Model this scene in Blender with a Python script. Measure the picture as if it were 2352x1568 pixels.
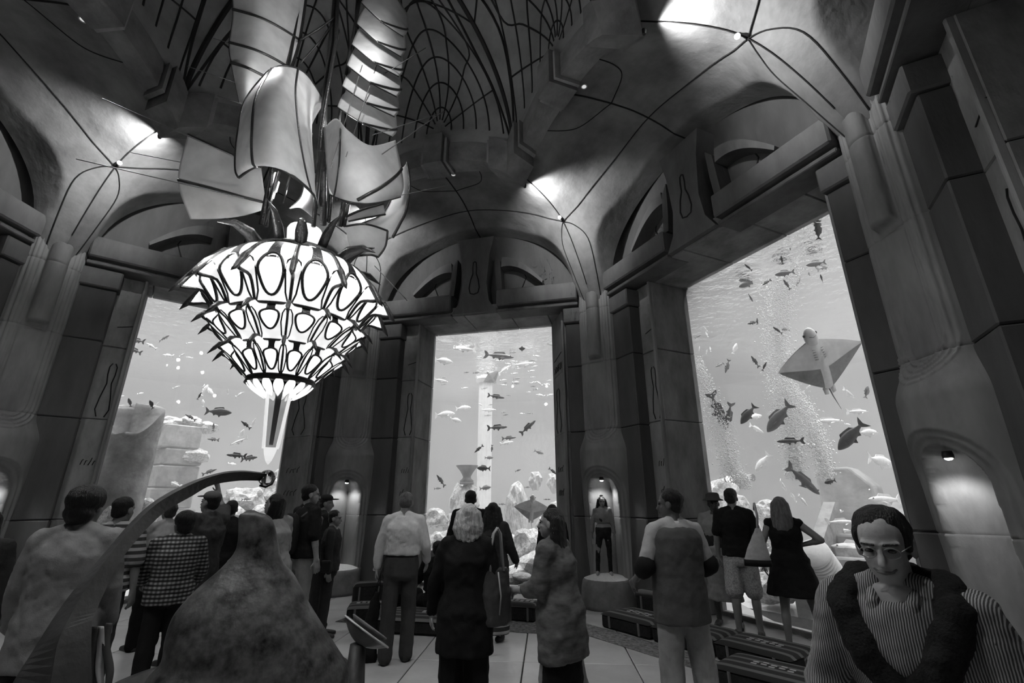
import bpy, bmesh, math, random
from math import sin, cos, pi, radians, sqrt
from mathutils import Vector, Matrix, noise

for _o in list(bpy.data.objects):
    bpy.data.objects.remove(_o)
SC = bpy.context.scene
COL = SC.collection
random.seed(7)

# ------------------------------------------------------------------ camera
F_PX, PITCH, EYE = 1083.0, radians(18.67), 1.65
cam_d = bpy.data.cameras.new('camera')
cam_d.sensor_width = 36.0
cam_d.lens = F_PX / 2352.0 * 36.0
cam_d.clip_start = 0.05
cam_d.clip_end = 200
cam = bpy.data.objects.new('camera', cam_d)
cam.location = (0, 0, EYE)
cam.rotation_euler = (radians(90) + PITCH, 0, 0)
COL.objects.link(cam)
SC.camera = cam

# ------------------------------------------------------------------ world, exposure
w = bpy.data.worlds.new('world')
SC.world = w
w.use_nodes = True
w.node_tree.nodes['Background'].inputs[0].default_value = (0.02, 0.02, 0.02, 1)
w.node_tree.nodes['Background'].inputs[1].default_value = 0.3
SC.view_settings.view_transform = 'Standard'
SC.view_settings.look = 'None'
SC.view_settings.gamma = 1.0
SC.view_settings.use_curve_mapping = False
SC.view_settings.exposure = 0.0
SC.cycles.use_denoising = True
SC.cycles.use_adaptive_sampling = True
SC.cycles.adaptive_threshold = 0.10
SC.cycles.adaptive_min_samples = 12
SC.cycles.max_bounces = 5
SC.cycles.diffuse_bounces = 2
SC.cycles.glossy_bounces = 2
SC.cycles.transmission_bounces = 4
SC.cycles.transparent_max_bounces = 8
SC.cycles.volume_bounces = 0
SC.cycles.caustics_reflective = False
SC.cycles.caustics_refractive = False
SC.cycles.sample_clamp_indirect = 3.0

C0 = Vector((-2.12, 4.22, 0.0))          # centre of the seven-sided hall, under the chandelier
STEP = 360.0 / 7
BAYS = {'center': 76.3, 'right': 76.3 - STEP, 'left': 76.3 + STEP, 'far_left': 76.3 + 2 * STEP,
        'far_right': 76.3 - 2 * STEP, 'back_left': 76.3 + 3 * STEP, 'back_right': 76.3 - 3 * STEP}
TANK_BAYS = ('center', 'right', 'left')
GLASS_D = 6.56

def area_light(name, loc, size, size_y, power, rot=(0, 0, 0)):
    d = bpy.data.lights.new(name, 'AREA')
    d.shape = 'RECTANGLE'; d.size = size; d.size_y = size_y; d.energy = power
    o = bpy.data.objects.new(name, d); o.location = loc; o.rotation_euler = rot
    COL.objects.link(o)
    return o

# aquarium lights hung above the open water of the tank, shining down
for _b in TANK_BAYS:
    _a = radians(BAYS[_b])
    _p = C0 + Vector((cos(_a), sin(_a), 0)) * 10.8
    area_light('tank_light', (_p.x, _p.y, 7.2), 9.0, 7.0, 1800.0, (0, 0, _a - pi / 2))

# ------------------------------------------------------------------ pixel helpers (photo frame 2352 x 1568)
def ray(x, y):
    a = (x - 1176) / F_PX; b = (784 - y) / F_PX
    return Vector((a, cos(PITCH) - b * sin(PITCH), sin(PITCH) + b * cos(PITCH)))
EYEV = Vector((0, 0, EYE))
def atz(x, y, z):
    d = ray(x, y); return EYEV + d * ((z - EYE) / d.z)
def aty(x, y, Y):
    d = ray(x, y); return EYEV + d * (Y / d.y)
def ath(x, y, h):
    """point on the pixel's ray at horizontal distance h from the eye"""
    d = ray(x, y); return EYEV + d * (h / sqrt(d.x * d.x + d.y * d.y))
def atbay(x, y, bay, dist):
    """point on the pixel's ray on the plane at distance dist from the hall centre along the bay's axis"""
    a = radians(BAYS[bay]); n = Vector((cos(a), sin(a), 0)); d = ray(x, y)
    return EYEV + d * ((dist - (EYEV - C0).dot(n)) / d.dot(n))

# ------------------------------------------------------------------ materials
MATS = {}
def mat(name, v, rough=0.6, noise_amt=0.0, scale=4.0, stretch=(1, 1, 1), bump=0.0, bscale=20.0, spec=0.4, metal=0.0, detail=5.0,
        emit=0.0, coords='Object'):
    if name in MATS: return MATS[name]
    m = bpy.data.materials.new(name); MATS[name] = m
    m.use_nodes = True
    nt = m.node_tree; N = nt.nodes; L = nt.links
    b = N['Principled BSDF']
    b.inputs['Base Color'].default_value = (v, v, v, 1)
    b.inputs['Roughness'].default_value = rough
    b.inputs['Metallic'].default_value = metal
    b.inputs['Specular IOR Level'].default_value = spec
    if noise_amt or bump:
        tc = N.new('ShaderNodeTexCoord'); mp = N.new('ShaderNodeMapping')
        mp.inputs['Scale'].default_value = stretch
        L.new(tc.outputs[coords], mp.inputs['Vector'])
    if noise_amt:
        n = N.new('ShaderNodeTexNoise'); n.inputs['Scale'].default_value = scale; n.inputs['Detail'].default_value = detail
        n.inputs['Roughness'].default_value = 0.62
        L.new(mp.outputs[0], n.inputs['Vector'])
        r = N.new('ShaderNodeMapRange')
        r.inputs['From Min'].default_value = 0.3; r.inputs['From Max'].default_value = 0.7
        r.inputs['To Min'].default_value = v * (1 - noise_amt); r.inputs['To Max'].default_value = v * (1 + noise_amt)
        L.new(n.outputs[0], r.inputs['Value']); L.new(r.outputs[0], b.inputs['Base Color'])
    if bump:
        n2 = N.new('ShaderNodeTexNoise'); n2.inputs['Scale'].default_value = bscale; n2.inputs['Detail'].default_value = 4
        L.new(mp.outputs[0], n2.inputs['Vector'])
        bp = N.new('ShaderNodeBump'); bp.inputs['Strength'].default_value = bump; bp.inputs['Distance'].default_value = 0.02
        L.new(n2.outputs[0], bp.inputs['Height']); L.new(bp.outputs[0], b.inputs['Normal'])
    if emit:
        b.inputs['Emission Color'].default_value = (1, 1, 1, 1); b.inputs['Emission Strength'].default_value = emit
    return m

def stripe_mat(name, v0, v1, scale, axis='Z', width=0.5, rough=0.85, wobble=0.0, coords='Object'):
    """two-tone woven stripes running across one local axis"""
    if name in MATS: return MATS[name]
    m = mat(name, v0, rough)
    nt = m.node_tree; N = nt.nodes; L = nt.links; b = N['Principled BSDF']
    tc = N.new('ShaderNodeTexCoord')
    wv = N.new('ShaderNodeTexWave'); wv.wave_type = 'BANDS'; wv.bands_direction = axis
    wv.inputs['Scale'].default_value = scale; wv.inputs['Distortion'].default_value = wobble
    L.new(tc.outputs[coords], wv.inputs['Vector'])
    cr = N.new('ShaderNodeValToRGB')
    cr.color_ramp.elements[0].position = width - 0.08; cr.color_ramp.elements[1].position = width + 0.08
    cr.color_ramp.elements[0].color = (v0, v0, v0, 1); cr.color_ramp.elements[1].color = (v1, v1, v1, 1)
    L.new(wv.outputs[0], cr.inputs[0]); L.new(cr.outputs[0], b.inputs['Base Color'])
    return m

def emis(name, strength, v=1.0):
    if name in MATS: return MATS[name]
    m = bpy.data.materials.new(name); MATS[name] = m; m.use_nodes = True
    nt = m.node_tree; nt.nodes.remove(nt.nodes['Principled BSDF'])
    e = nt.nodes.new('ShaderNodeEmission'); e.inputs[0].default_value = (v, v, v, 1); e.inputs[1].default_value = strength
    nt.links.new(e.outputs[0], nt.nodes['Material Output'].inputs[0])
    return m

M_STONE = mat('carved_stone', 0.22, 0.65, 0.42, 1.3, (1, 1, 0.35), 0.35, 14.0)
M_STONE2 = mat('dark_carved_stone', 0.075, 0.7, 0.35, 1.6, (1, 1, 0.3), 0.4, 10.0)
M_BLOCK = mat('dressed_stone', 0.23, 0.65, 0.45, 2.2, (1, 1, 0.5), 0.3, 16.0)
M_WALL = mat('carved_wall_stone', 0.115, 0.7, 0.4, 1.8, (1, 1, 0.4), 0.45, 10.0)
M_PLASTER = mat('plaster_vault', 0.20, 0.65, 0.42, 1.3, (1, 1, 1), 0.45, 7.0)
M_DOME = mat('dome_panel', 0.26, 0.6, 0.3, 1.5, (1, 1, 1), 0.2, 8.0)
M_SEAM = mat('dark_joint_gap', 0.012, 0.9)  # near-black tone for joints, backing and carved lines
M_DARKMETAL = mat('dark_metal', 0.02, 0.45, spec=0.5)
M_FLOOR = mat('floor_slab', 0.42, 0.32, 0.22, 1.2, (1, 1, 1), 0.08, 30.0, spec=0.5)

# ------------------------------------------------------------------ mesh building
class MB:
    def __init__(self):
        self.v = []; self.f = []
    def add(self, vs, fs):
        n = len(self.v); self.v += [tuple(p) for p in vs]
        self.f += [tuple(i + n for i in q) for q in fs]
        return self
    def box(self, x0, x1, y0, y1, z0, z1):
        vs = [(x, y, z) for z in (z0, z1) for y in (y0, y1) for x in (x0, x1)]
        return self.add(vs, [(0, 2, 3, 1), (4, 5, 7, 6), (0, 1, 5, 4), (2, 6, 7, 3), (0, 4, 6, 2), (1, 3, 7, 5)])
    def cbox(self, x0, x1, y0, y1, z0, z1, c=0.012):
        """box with chamfered edges"""
        vs = []; idx = {}
        X = (x0, x1); Y = (y0, y1); Z = (z0, z1)
        for k in range(8):
            sx, sy, sz = k & 1, (k >> 1) & 1, (k >> 2) & 1
            dx = c if sx == 0 else -c; dy = c if sy == 0 else -c; dz = c if sz == 0 else -c
            for ax, p in enumerate(((X[sx], Y[sy] + dy, Z[sz] + dz), (X[sx] + dx, Y[sy], Z[sz] + dz), (X[sx] + dx, Y[sy] + dy, Z[sz]))):
                idx[(k, ax)] = len(vs); vs.append(p)
        F = []
        for ax in range(3):
            b1, b2 = [1, 2, 4][(ax + 1) % 3], [1, 2, 4][(ax + 2) % 3]; b0 = [1, 2, 4][ax]
            for s in (0, 1):
                ks = [s * b0, s * b0 + b1, s * b0 + b1 + b2, s * b0 + b2]
                q = [idx[(k, ax)] for k in ks]
                F.append(tuple(q if s else q[::-1]))
        for a in range(3):
            bb = [1, 2, 4][a]; o = [[1, 2, 4][(a + 1) % 3], [1, 2, 4][(a + 2) % 3]]; ax1, ax2 = (a + 1) % 3, (a + 2) % 3
            for s1 in (0, 1):
                for s2 in (0, 1):
                    k0 = s1 * o[0] + s2 * o[1]; k1 = k0 + bb
                    F.append((idx[(k0, ax1)], idx[(k1, ax1)], idx[(k1, ax2)], idx[(k0, ax2)]))
        for k in range(8): F.append((idx[(k, 0)], idx[(k, 1)], idx[(k, 2)]))
        return self.add(vs, F)
    def tube(self, pts, r, seg=6, caps=True):
        pts = [Vector(p) for p in pts]
        rs = r if isinstance(r, (list, tuple)) else [r] * len(pts)
        vs = []; fs = []; n = len(pts)
        up = Vector((0, 0, 1)); prev = None
        for i, p in enumerate(pts):
            t = (pts[min(i + 1, n - 1)] - pts[max(i - 1, 0)])
            t = t.normalized() if t.length > 1e-9 else Vector((0, 0, 1))
            if prev is None:
                a = t.cross(up)
                if a.length < 1e-3: a = t.cross(Vector((1, 0, 0)))
                a.normalize()
            else:
                a = prev - t * prev.dot(t)
                a = a.normalized() if a.length > 1e-6 else t.orthogonal().normalized()
            prev = a; b = t.cross(a)
            for k in range(seg):
                q = 2 * pi * k / seg
                vs.append(p + (a * cos(q) + b * sin(q)) * rs[i])
        for i in range(n - 1):
            for k in range(seg):
                k2 = (k + 1) % seg
                fs.append((i * seg + k, i * seg + k2, (i + 1) * seg + k2, (i + 1) * seg + k))
        if caps:
            fs.append(tuple(range(seg))[::-1]); fs.append(tuple((n - 1) * seg + k for k in range(seg)))
        return self.add(vs, fs)
    def grid(self, P, nu, nv, close_u=False):
        """P(i, j) for i<nu, j<nv"""
        vs = [P(i, j) for j in range(nv) for i in range(nu)]
        fs = []
        for j in range(nv - 1):
            for i in range(nu if close_u else nu - 1):
                i2 = (i + 1) % nu
                fs.append((j * nu + i, j * nu + i2, (j + 1) * nu + i2, (j + 1) * nu + i))
        return self.add(vs, fs)
    def lathe(self, prof, seg=32, c=(0, 0), cap=True):
        def P(i, j):
            r, z = prof[j]; a = 2 * pi * i / seg
            return (c[0] + r * cos(a), c[1] + r * sin(a), z)
        n0 = len(self.v)
        self.grid(P, seg, len(prof), True)
        if cap:
            m = len(prof)
            self.f.append(tuple(n0 + i for i in range(seg))[::-1]); self.f.append(tuple(n0 + (m - 1) * seg + i for i in range(seg)))
        return self
    def ball(self, c, r, seg=14, rings=9, R=None):
        r = (r, r, r) if not isinstance(r, (tuple, list)) else r
        c = Vector(c); vs = []; fs = []
        for j in range(1, rings):
            t = pi * j / rings
            for i in range(seg):
                a = 2 * pi * i / seg
                p = Vector((r[0] * sin(t) * cos(a), r[1] * sin(t) * sin(a), r[2] * cos(t)))
                vs.append(c + (R @ p if R else p))
        top = Vector((0, 0, r[2])); bot = -top
        vs.append(c + (R @ top if R else top)); vs.append(c + (R @ bot if R else bot))
        for j in range(rings - 2):
            for i in range(seg):
                i2 = (i + 1) % seg
                fs.append((j * seg + i, (j + 1) * seg + i, (j + 1) * seg + i2, j * seg + i2))
        T = (rings - 1) * seg
        for i in range(seg):
            i2 = (i + 1) % seg
            fs.append((T, i, i2)); fs.append((T + 1, (rings - 2) * seg + i2, (rings - 2) * seg + i))
        return self.add(vs, fs)
    def prism(self, poly, y0, y1, axis='y'):
        """extrude a polygon given in (a, b); axis y: (x,z) between y0 and y1; axis z: (x,y) between z0 and z1"""
        n = len(poly)
        mk = (lambda p, t: (p[0], t, p[1])) if axis == 'y' else (lambda p, t: (p[0], p[1], t))
        vs = [mk(p, y0) for p in poly] + [mk(p, y1) for p in poly]
        fs = [tuple(range(n)), tuple(range(n, 2 * n))[::-1]]
        fs += [(i, n + i, n + (i + 1) % n, (i + 1) % n) for i in range(n)]
        return self.add(vs, fs)
    def mesh(self, name, smooth=False):
        me = bpy.data.meshes.new(name)
        me.from_pydata(self.v, [], self.f)
        bm = bmesh.new(); bm.from_mesh(me)
        bmesh.ops.recalc_face_normals(bm, faces=bm.faces)
        bm.to_mesh(me); bm.free()
        if smooth: me.polygons.foreach_set('use_smooth', [True] * len(me.polygons))
        me.update()
        return me
    def build(self, name, m, parent=None, smooth=False, **kw):
        me = self.mesh(name, smooth); me.materials.append(m)
        return link(name, me, parent, **kw)

def link(name, data, parent=None, loc=None, rotz=None, matrix=None):
    o = bpy.data.objects.new(name, data); COL.objects.link(o)
    if parent is not None: o.parent = parent
    if matrix is not None: o.matrix_local = matrix
    if loc is not None: o.location = loc
    if rotz is not None: o.rotation_euler = (0, 0, rotz)
    return o
def tag(o, label=None, cat=None, group=None, kind=None):
    if label: o['label'] = label
    if cat: o['category'] = cat
    if group: o['group'] = group
    if kind: o['kind'] = kind
    return o
def thing(name, label, cat, loc=(0, 0, 0), rotz=0.0, group=None):
    o = bpy.data.objects.new(name, None); COL.objects.link(o)
    o.location = loc; o.rotation_euler = (0, 0, rotz); o.empty_display_size = 0.1
    return tag(o, label, cat, group)
def struct(name, label, loc=(0, 0, 0), rotz=0.0, cat=None):
    o = bpy.data.objects.new(name, None); COL.objects.link(o)
    o.location = loc; o.rotation_euler = (0, 0, rotz); o.empty_display_size = 0.1
    return tag(o, label, cat, None, 'structure')
def lerp(a, b, t): return a + (b - a) * t
def sstep(a, b, x):
    t = min(1.0, max(0.0, (x - a) / (b - a))); return t * t * (3 - 2 * t)
def poly_at(pts, t):
    """piecewise Catmull-Rom through tuples, t in 0..1"""
    n = len(pts) - 1; x = min(max(t, 0.0), 1.0) * n; i = min(int(x), n - 1); f = x - i
    p0, p1, p2, p3 = pts[max(i - 1, 0)], pts[i], pts[i + 1], pts[min(i + 2, n)]
    return tuple(0.5 * (2 * b + (c - a) * f + (2 * a - 5 * b + 4 * c - d) * f * f + (3 * b - a - 3 * c + d) * f ** 3)
                 for a, b, c, d in zip(p0, p1, p2, p3))
def shape_tube(pts, r, n=24, seg=6): 
    P = [poly_at(pts, i / n) for i in range(n + 1)]
    return MB().tube(P, r, seg)
# ================================================================== THE HALL
ALPHA = radians(STEP / 2)
def bay_rot(b): return radians(BAYS[b]) - pi / 2
# ---- floor of stone slabs
floor = struct('floor', 'pale polished stone slab floor with narrow dark joints')
fb = MB().lathe([(7.6, -0.09), (7.6, -0.03)], 42, (C0.x, C0.y)); fb.build('floor_bed', M_SEAM, floor)
SL = 1.18
slab_me = MB().cbox(-SL / 2 + .006, SL / 2 - .006, -SL / 2 + .006, SL / 2 - .006, -0.06, 0.0, 0.006).mesh('slab'); slab_me.materials.append(M_FLOOR)
fr = radians(-4)
for i in range(-7, 8):
    for j in range(-7, 8):
        lx, ly = i * SL + 0.35, j * SL + 0.1
        p = Vector((lx * cos(fr) - ly * sin(fr), lx * sin(fr) + ly * cos(fr), 0)) + C0
        if (p - C0).length < 7.0:
            link('slab', slab_me, floor, loc=p, rotz=fr)

# ---- columns -------------------------------------------------------------
R_COL = 6.25
NICHE_Z0, NICHE_ZC, NICHE_W = 0.42, 1.74, 0.36
def col_base_r(z):
    if z > 2.9: return 0.46
    if z > 2.5: return lerp(0.57, 0.46, sstep(2.5, 2.9, z))
    return lerp(0.50, 0.57, sstep(0.3, 2.5, z))
def col_relief(q, z):
    h = 0.0
    # rounded panel with nested mouldings
    zb, zt = 3.05, 5.6
    dz = (zb - z) if z < zb else (z - zt if z > zt else 0.0)
    sd = sqrt(q * q + dz * dz)
    if sd < 0.22:
        h = -0.095
        m = sqrt(max(0.0, 1 - (abs(q) / 0.17) ** 2))
        if 4.25 < z: h += 0.10 * m * sstep(4.25, 4.32, z)
        else: h -= 0.03 * (1 - (sd / 0.22) ** 2)
    elif sd < 0.275: h = -0.060
    elif sd < 0.33: h = -0.034
    elif sd < 0.385: h = -0.014
    for e in (0.22, 0.275, 0.33, 0.385):
        h += 0.016 * max(0.0, 1 - abs(sd - e) / 0.016)
    # arched niche with two rebated bands
    if NICHE_Z0 < z < 2.6:
        dz = max(0.0, z - NICHE_ZC)
        rho = sqrt(q * q + dz * dz) / NICHE_W
        if rho < 1.0: h = -0.06 - 0.46 * sqrt(1 - rho * rho)
        elif rho < 1.45: h = -0.06 + 0.032 * sstep(1.14, 1.22, rho) + 0.028 * sstep(1.32, 1.40, rho)
    return h
def drum_mesh(z0, z1):
    fine = z0 < 2.7 or z1 > 2.9
    na = 190 if z0 < 2.9 else 120; nz = max(8, int((z1 - z0) / (0.013 if z0 < 2.9 else .022)))
    def P(i, j):
        a = lerp(-1.92, 1.92, i / (na - 1)); z = lerp(z0, z1, j / (nz - 1))
        R = col_base_r(z)
        r = R + col_relief(R * a, z)
        e = min(z - z0, z1 - z)
        if e < 0.012: r -= 0.012
        return (r * sin(a), -r * cos(a), z)
    me = MB().grid(P, na, nz).mesh('drum', True)
    me.materials.append(M_STONE)
    return me
DRUM_Z = [0, 1.38, 2.9, 4.2, 5.3, 5.95]
DRUMS = [drum_mesh(a, b) for a, b in zip(DRUM_Z[:-1], DRUM_Z[1:])]
core_me = MB().lathe([(0.27, 2.4), (0.27, 5.9)], 24).mesh('core'); core_me.materials.append(M_SEAM)
# outline of a tall vase drawn in relief on the niche's back wall
vase = [(0.0, 1.98), (0.045, 1.93), (0.05, 1.8), (0.055, 1.62), (0.1, 1.35), (0.16, 1.0), (0.2, 0.75)]
vm = MB()
for sx in (-1, 1):
    vm.tube([(sx * x, 0.0 - col_base_r(z) + 0.06 + 0.46 * sqrt(max(0.02, 1 - (sqrt(x * x + max(0, z - NICHE_ZC) ** 2) / NICHE_W) ** 2)) - 0.004, z) for x, z in vase], 0.006, 5)
vase_me = vm.mesh('relief'); vase_me.materials.append(mat('niche_relief', 0.16, 0.8))
COL_ANG = {'between the middle and right windows': BAYS['center'] - STEP / 2, 'between the left and middle windows': BAYS['center'] + STEP / 2,
           'right of the ray window': BAYS['right'] - STEP / 2, 'left of the leftmost window': BAYS['left'] + STEP / 2,
           'behind the viewer on the right': BAYS['far_right'] - STEP / 2, 'beyond the left edge': BAYS['far_left'] + STEP / 2,
           'behind the viewer': BAYS['back_left'] + STEP / 2}
def col_frame(ang):
    a = radians(ang); return C0 + Vector((cos(a), sin(a), 0)) * R_COL, a - pi / 2
COLS = {}
for i, (where, ang) in enumerate(COL_ANG.items()):
    p, rz = col_frame(ang)
    c = struct('column', 'round carved stone column with arched niche ' + where, p, rz)
    COLS[where] = c
    for k, me in enumerate(DRUMS): link('drum', me, c)
    link('core', core_me, c)
    if i < 4: link('relief', vase_me, c)

# ---- niche lamps and pedestals
PED_D = -0.42
ped_body = MB().lathe([(0.43, 0.0), (0.44, 0.06), (0.42, 0.30), (0.40, 0.40), (0.37, 0.43)], 40).mesh('body', True); ped_body.materials.append(mat('pedestal_stone', 0.18, 0.7, 0.3, 5, bump=0.2))
def moundP(i, j):
    a = 2 * pi * i / 32; t = j / 8; r = 0.375 * t
    return (r * cos(a), r * sin(a), 0.428 + 0.075 * (1 - t * t) + 0.008 * noise.noise((r * cos(a) * 7, r * sin(a) * 7, 1)))
mound = MB().grid(moundP, 32, 9, True).mesh('sand_top', True); mound.materials.append(mat('white_sand', 0.72, 0.9, 0.15, 40, bump=0.4, bscale=90))
for where in list(COL_ANG)[:4]:
    p, rz = col_frame(COL_ANG[where]); d = Vector((-sin(rz), cos(rz), 0))
    t = thing('pedestal', 'round sand-topped pedestal in the niche ' + where, 'pedestal', p + d * PED_D, rz, 'niche pedestals')
    link('body', ped_body, t); link('sand_top', mound, t)
    lp = p + d * (-0.40)
    lt = thing('niche_lamp', 'bright downlight atop the niche ' + where, 'lamp', lp + Vector((0, 0, 2.0)), rz, 'niche lamps')
    MB().lathe([(0.034, 0.055), (0.042, 0.02), (0.04, -0.005)], 14).build('housing', M_DARKMETAL, lt, True)
    MB().ball((0, 0, -0.004), (0.03, 0.03, 0.018), 12, 8).build('bulb', emis('niche_bulb_glow', 60.0), lt, True)
    ld = bpy.data.lights.new('niche_light', 'SPOT'); ld.energy = 20.0; ld.spot_size = radians(135); ld.spot_blend = 0.6; ld.shadow_soft_size = 0.04
    lo = bpy.data.objects.new('niche_light', ld); COL.objects.link(lo); lo.parent = lt; lo.location = (0, 0, -0.04)

# ---- bays: jambs, lintel, cornice, keystone and lunettes -------------------
JZ = [0.0, 1.38, 2.94, 4.19, 5.5]
H_WIN = 5.5; HW = 1.45; HL, HR, HRF = 1.37, 1.53, 1.84      # left edge, right edge at the glass, right edge at the hall side (splayed)
def shared(mb, name, m, smooth=False):
    me = mb.mesh(name, smooth); me.materials.append(m); return me
jamb_me = {}
for s in (-1, 1):
    for k in range(4):
        if s < 0: b = MB().cbox(-HL - .42, -HL, 5.80, 6.66, JZ[k] + .004, JZ[k + 1] - .004, 0.012)
        else: b = MB().prism([(HR, 6.66), (HR, 6.54), (HRF, 5.82), (HRF + .02, 5.80), (HRF + .16, 5.80), (HRF + .16, 6.66)], JZ[k] + .004, JZ[k + 1] - .004, 'z')
        jamb_me[(s, k)] = shared(b, 'jamb_stone', M_BLOCK if k % 2 == 0 else M_BLOCK)
bead_me = {s: shared(MB().cbox(*sorted((s * ((HL if s < 0 else HRF) + .01), s * ((HL if s < 0 else HRF) + .06))), 5.74, 5.81, 0, 5.5, 0.012), 'edge_bead', M_STONE) for s in (-1, 1)}
pil_me = {}
for s in (-1, 1):
    x0, x1 = sorted((s * (1.76 if s < 0 else 1.97), s * 2.38))
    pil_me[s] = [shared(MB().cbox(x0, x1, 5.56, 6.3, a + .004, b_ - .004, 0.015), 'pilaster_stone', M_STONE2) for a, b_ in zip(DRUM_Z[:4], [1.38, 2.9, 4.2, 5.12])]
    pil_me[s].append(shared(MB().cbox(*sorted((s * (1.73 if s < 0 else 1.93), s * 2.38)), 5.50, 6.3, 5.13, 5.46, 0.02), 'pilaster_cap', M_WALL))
LX = [-2.2, -1.3, -0.25, 0.75, 1.55, 2.2]
lint_me = [shared(MB().cbox(a + .004, b_ - .004, 5.52, 6.66, H_WIN, 5.72, 0.012), 'lintel_stone', M_BLOCK) for a, b_ in zip(LX[:-1], LX[1:])]
corn_me = []
for s in (-1, 1):
    x0, x1 = sorted((s * 0.52, s * 2.25))
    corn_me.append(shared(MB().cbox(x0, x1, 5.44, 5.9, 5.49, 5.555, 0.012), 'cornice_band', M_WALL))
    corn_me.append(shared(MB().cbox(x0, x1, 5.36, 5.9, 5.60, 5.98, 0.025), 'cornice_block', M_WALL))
key_me = shared(MB().prism([(-0.50, 5.52), (-0.34, 5.78), (-0.28, 6.2), (-0.34, 6.9), (-0.44, 7.35), (0.44, 7.35), (0.34, 6.9), (0.28, 6.2), (0.34, 5.78), (0.50, 5.52)], 5.42, 5.86), 'keystone', M_WALL)
wedge_me = [shared(MB().prism([(s * 0.5, 6.0), (s * 0.62, 6.0), (s * 0.56, 6.75), (s * 0.44, 6.9), (s * 0.46, 6.4)], 5.5, 5.86), 'keystone_flank', M_STONE2) for s in (-1, 1)]
kv = [(0.0, 6.75), (0.035, 6.72), (0.045, 6.6), (0.04, 6.45), (0.09, 6.3), (0.12, 6.1), (0.09, 5.98), (0.0, 5.95)]
km = MB()
for s in (-1, 1): km.tube([(s * x, 5.418, z) for x, z in kv], 0.014, 5)
keyv_me = shared(km, 'relief', M_SEAM)
lun_me = []
for s in (-1, 1):
    pts_o, pts_i = [], []
    for i in range(15):
        t = i / 14
        x = lerp(1.52, 0.60, t); z = 6.02 + 0.82 * sin(lerp(0.12, 1.0, t) * pi / 2)
        w = 0.24 * (0.25 + 0.75 * t)
        pts_o.append((s * x, z)); pts_i.append((s * (x - 0.02), z - w))
    lun_me.append(shared(MB().prism(pts_o + pts_i[::-1], 5.52, 5.86), 'lunette_moulding', M_WALL))
    lun_me.append(shared(MB().tube([(s * 1.02, 5.79, 6.62), (s * 1.1, 5.79, 6.4), (s * 1.02, 5.79, 6.2), (s * 0.95, 5.79, 6.05)], 0.012, 5), 'relief', M_SEAM))
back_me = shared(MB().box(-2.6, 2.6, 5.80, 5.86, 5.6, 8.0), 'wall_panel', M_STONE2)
glass_m = bpy.data.materials.new('window_acrylic'); glass_m.use_nodes = True
_nt = glass_m.node_tree; _nt.nodes.remove(_nt.nodes['Principled BSDF'])
_tr = _nt.nodes.new('ShaderNodeBsdfTransparent'); _tr.inputs[0].default_value = (0.96, 0.96, 0.96, 1)
_gl = _nt.nodes.new('ShaderNodeBsdfGlossy'); _gl.inputs['Roughness'].default_value = 0.0
_fz = _nt.nodes.new('ShaderNodeFresnel'); _fz.inputs['IOR'].default_value = 1.35
_mx = _nt.nodes.new('ShaderNodeMixShader')
_nt.links.new(_fz.outputs[0], _mx.inputs[0]); _nt.links.new(_tr.outputs[0], _mx.inputs[1]); _nt.links.new(_gl.outputs[0], _mx.inputs[2])
_nt.links.new(_mx.outputs[0], _nt.nodes['Material Output'].inputs[0])
glass_me = shared(MB().add([(-HL - .1, GLASS_D, 0), (HR + .1, GLASS_D, 0), (HR + .1, GLASS_D, 5.6), (-HL - .1, GLASS_D, 5.6)], [(0, 1, 2, 3)]), 'pane', glass_m)
sill_me = shared(MB().cbox(-HL, HR, 6.50, 6.66, -0.05, 0.05, 0.01), 'sill', M_BLOCK)
infill_me = shared(MB().box(-HW - .1, HW + .1, GLASS_D, GLASS_D + .06, 0, 5.6), 'infill', M_STONE2)
# carved glyph marks on the dark stone strips beside the windows
def glyphs(s, seedv):
    rnd = random.Random(seedv); g = MB(); y = 5.796
    fl = sqrt((HRF - HR) ** 2 + .72 ** 2); fx, fy = (HRF - HR) / fl, -.72 / fl
    def st(pts, r=0.009):
        if s < 0: g.tube([(-HL - 0.17 + x, y, z) for x, z in pts], r, 5)
        else: g.tube([(HR + fx * (.40 + x * 2.2) - .004, 6.54 + fy * (.40 + x * 2.2), z) for x, z in pts], r, 5)
    # tall vase outline
    for q in (-1, 1):
        st([(q * .02, 3.9), (q * .05, 3.84), (q * .05, 3.7), (q * .03, 3.55), (q * .07, 3.3), (q * .09, 3.1), (q * .05, 2.98)])
    for z in (2.2, 1.75):
        for k in range(4):
            x = -0.08 + 0.05 * k
            st([(x, z), (x + rnd.uniform(-.01, .03), z + .07), (x + .03, z + rnd.uniform(.05, .13))], 0.006)
    if s > 0:
        z = 4.27; x0 = -0.1
        for strokes in ([[(0, .1), (.03, .06), (0, 0)]], [[(.05, 0), (.05, .11)], [(.05, .11), (.09, .08), (.09, .02), (.05, 0)]],
                        [[(.115, 0), (.115, .11)]], [[(.14, 0), (.14, .11)], [(.14, .11), (.175, .11)], [(.14, .055), (.17, .055)]],
                        [[(.2, .11), (.2, 0), (.18, .02)]], [[(.215, 0), (.235, .11), (.255, 0)]]):
            for sk in strokes: st([(x0 + a, z + b_ * 1.3) for a, b_ in sk], 0.006)
    st([(-.1, 4.55), (.16, 4.62)], 0.008)
    return shared(g, 'glyph_carving', M_SEAM)
gly_me = {s: glyphs(s, 11 + s) for s in (-1, 1)}
WN = 0
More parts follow.
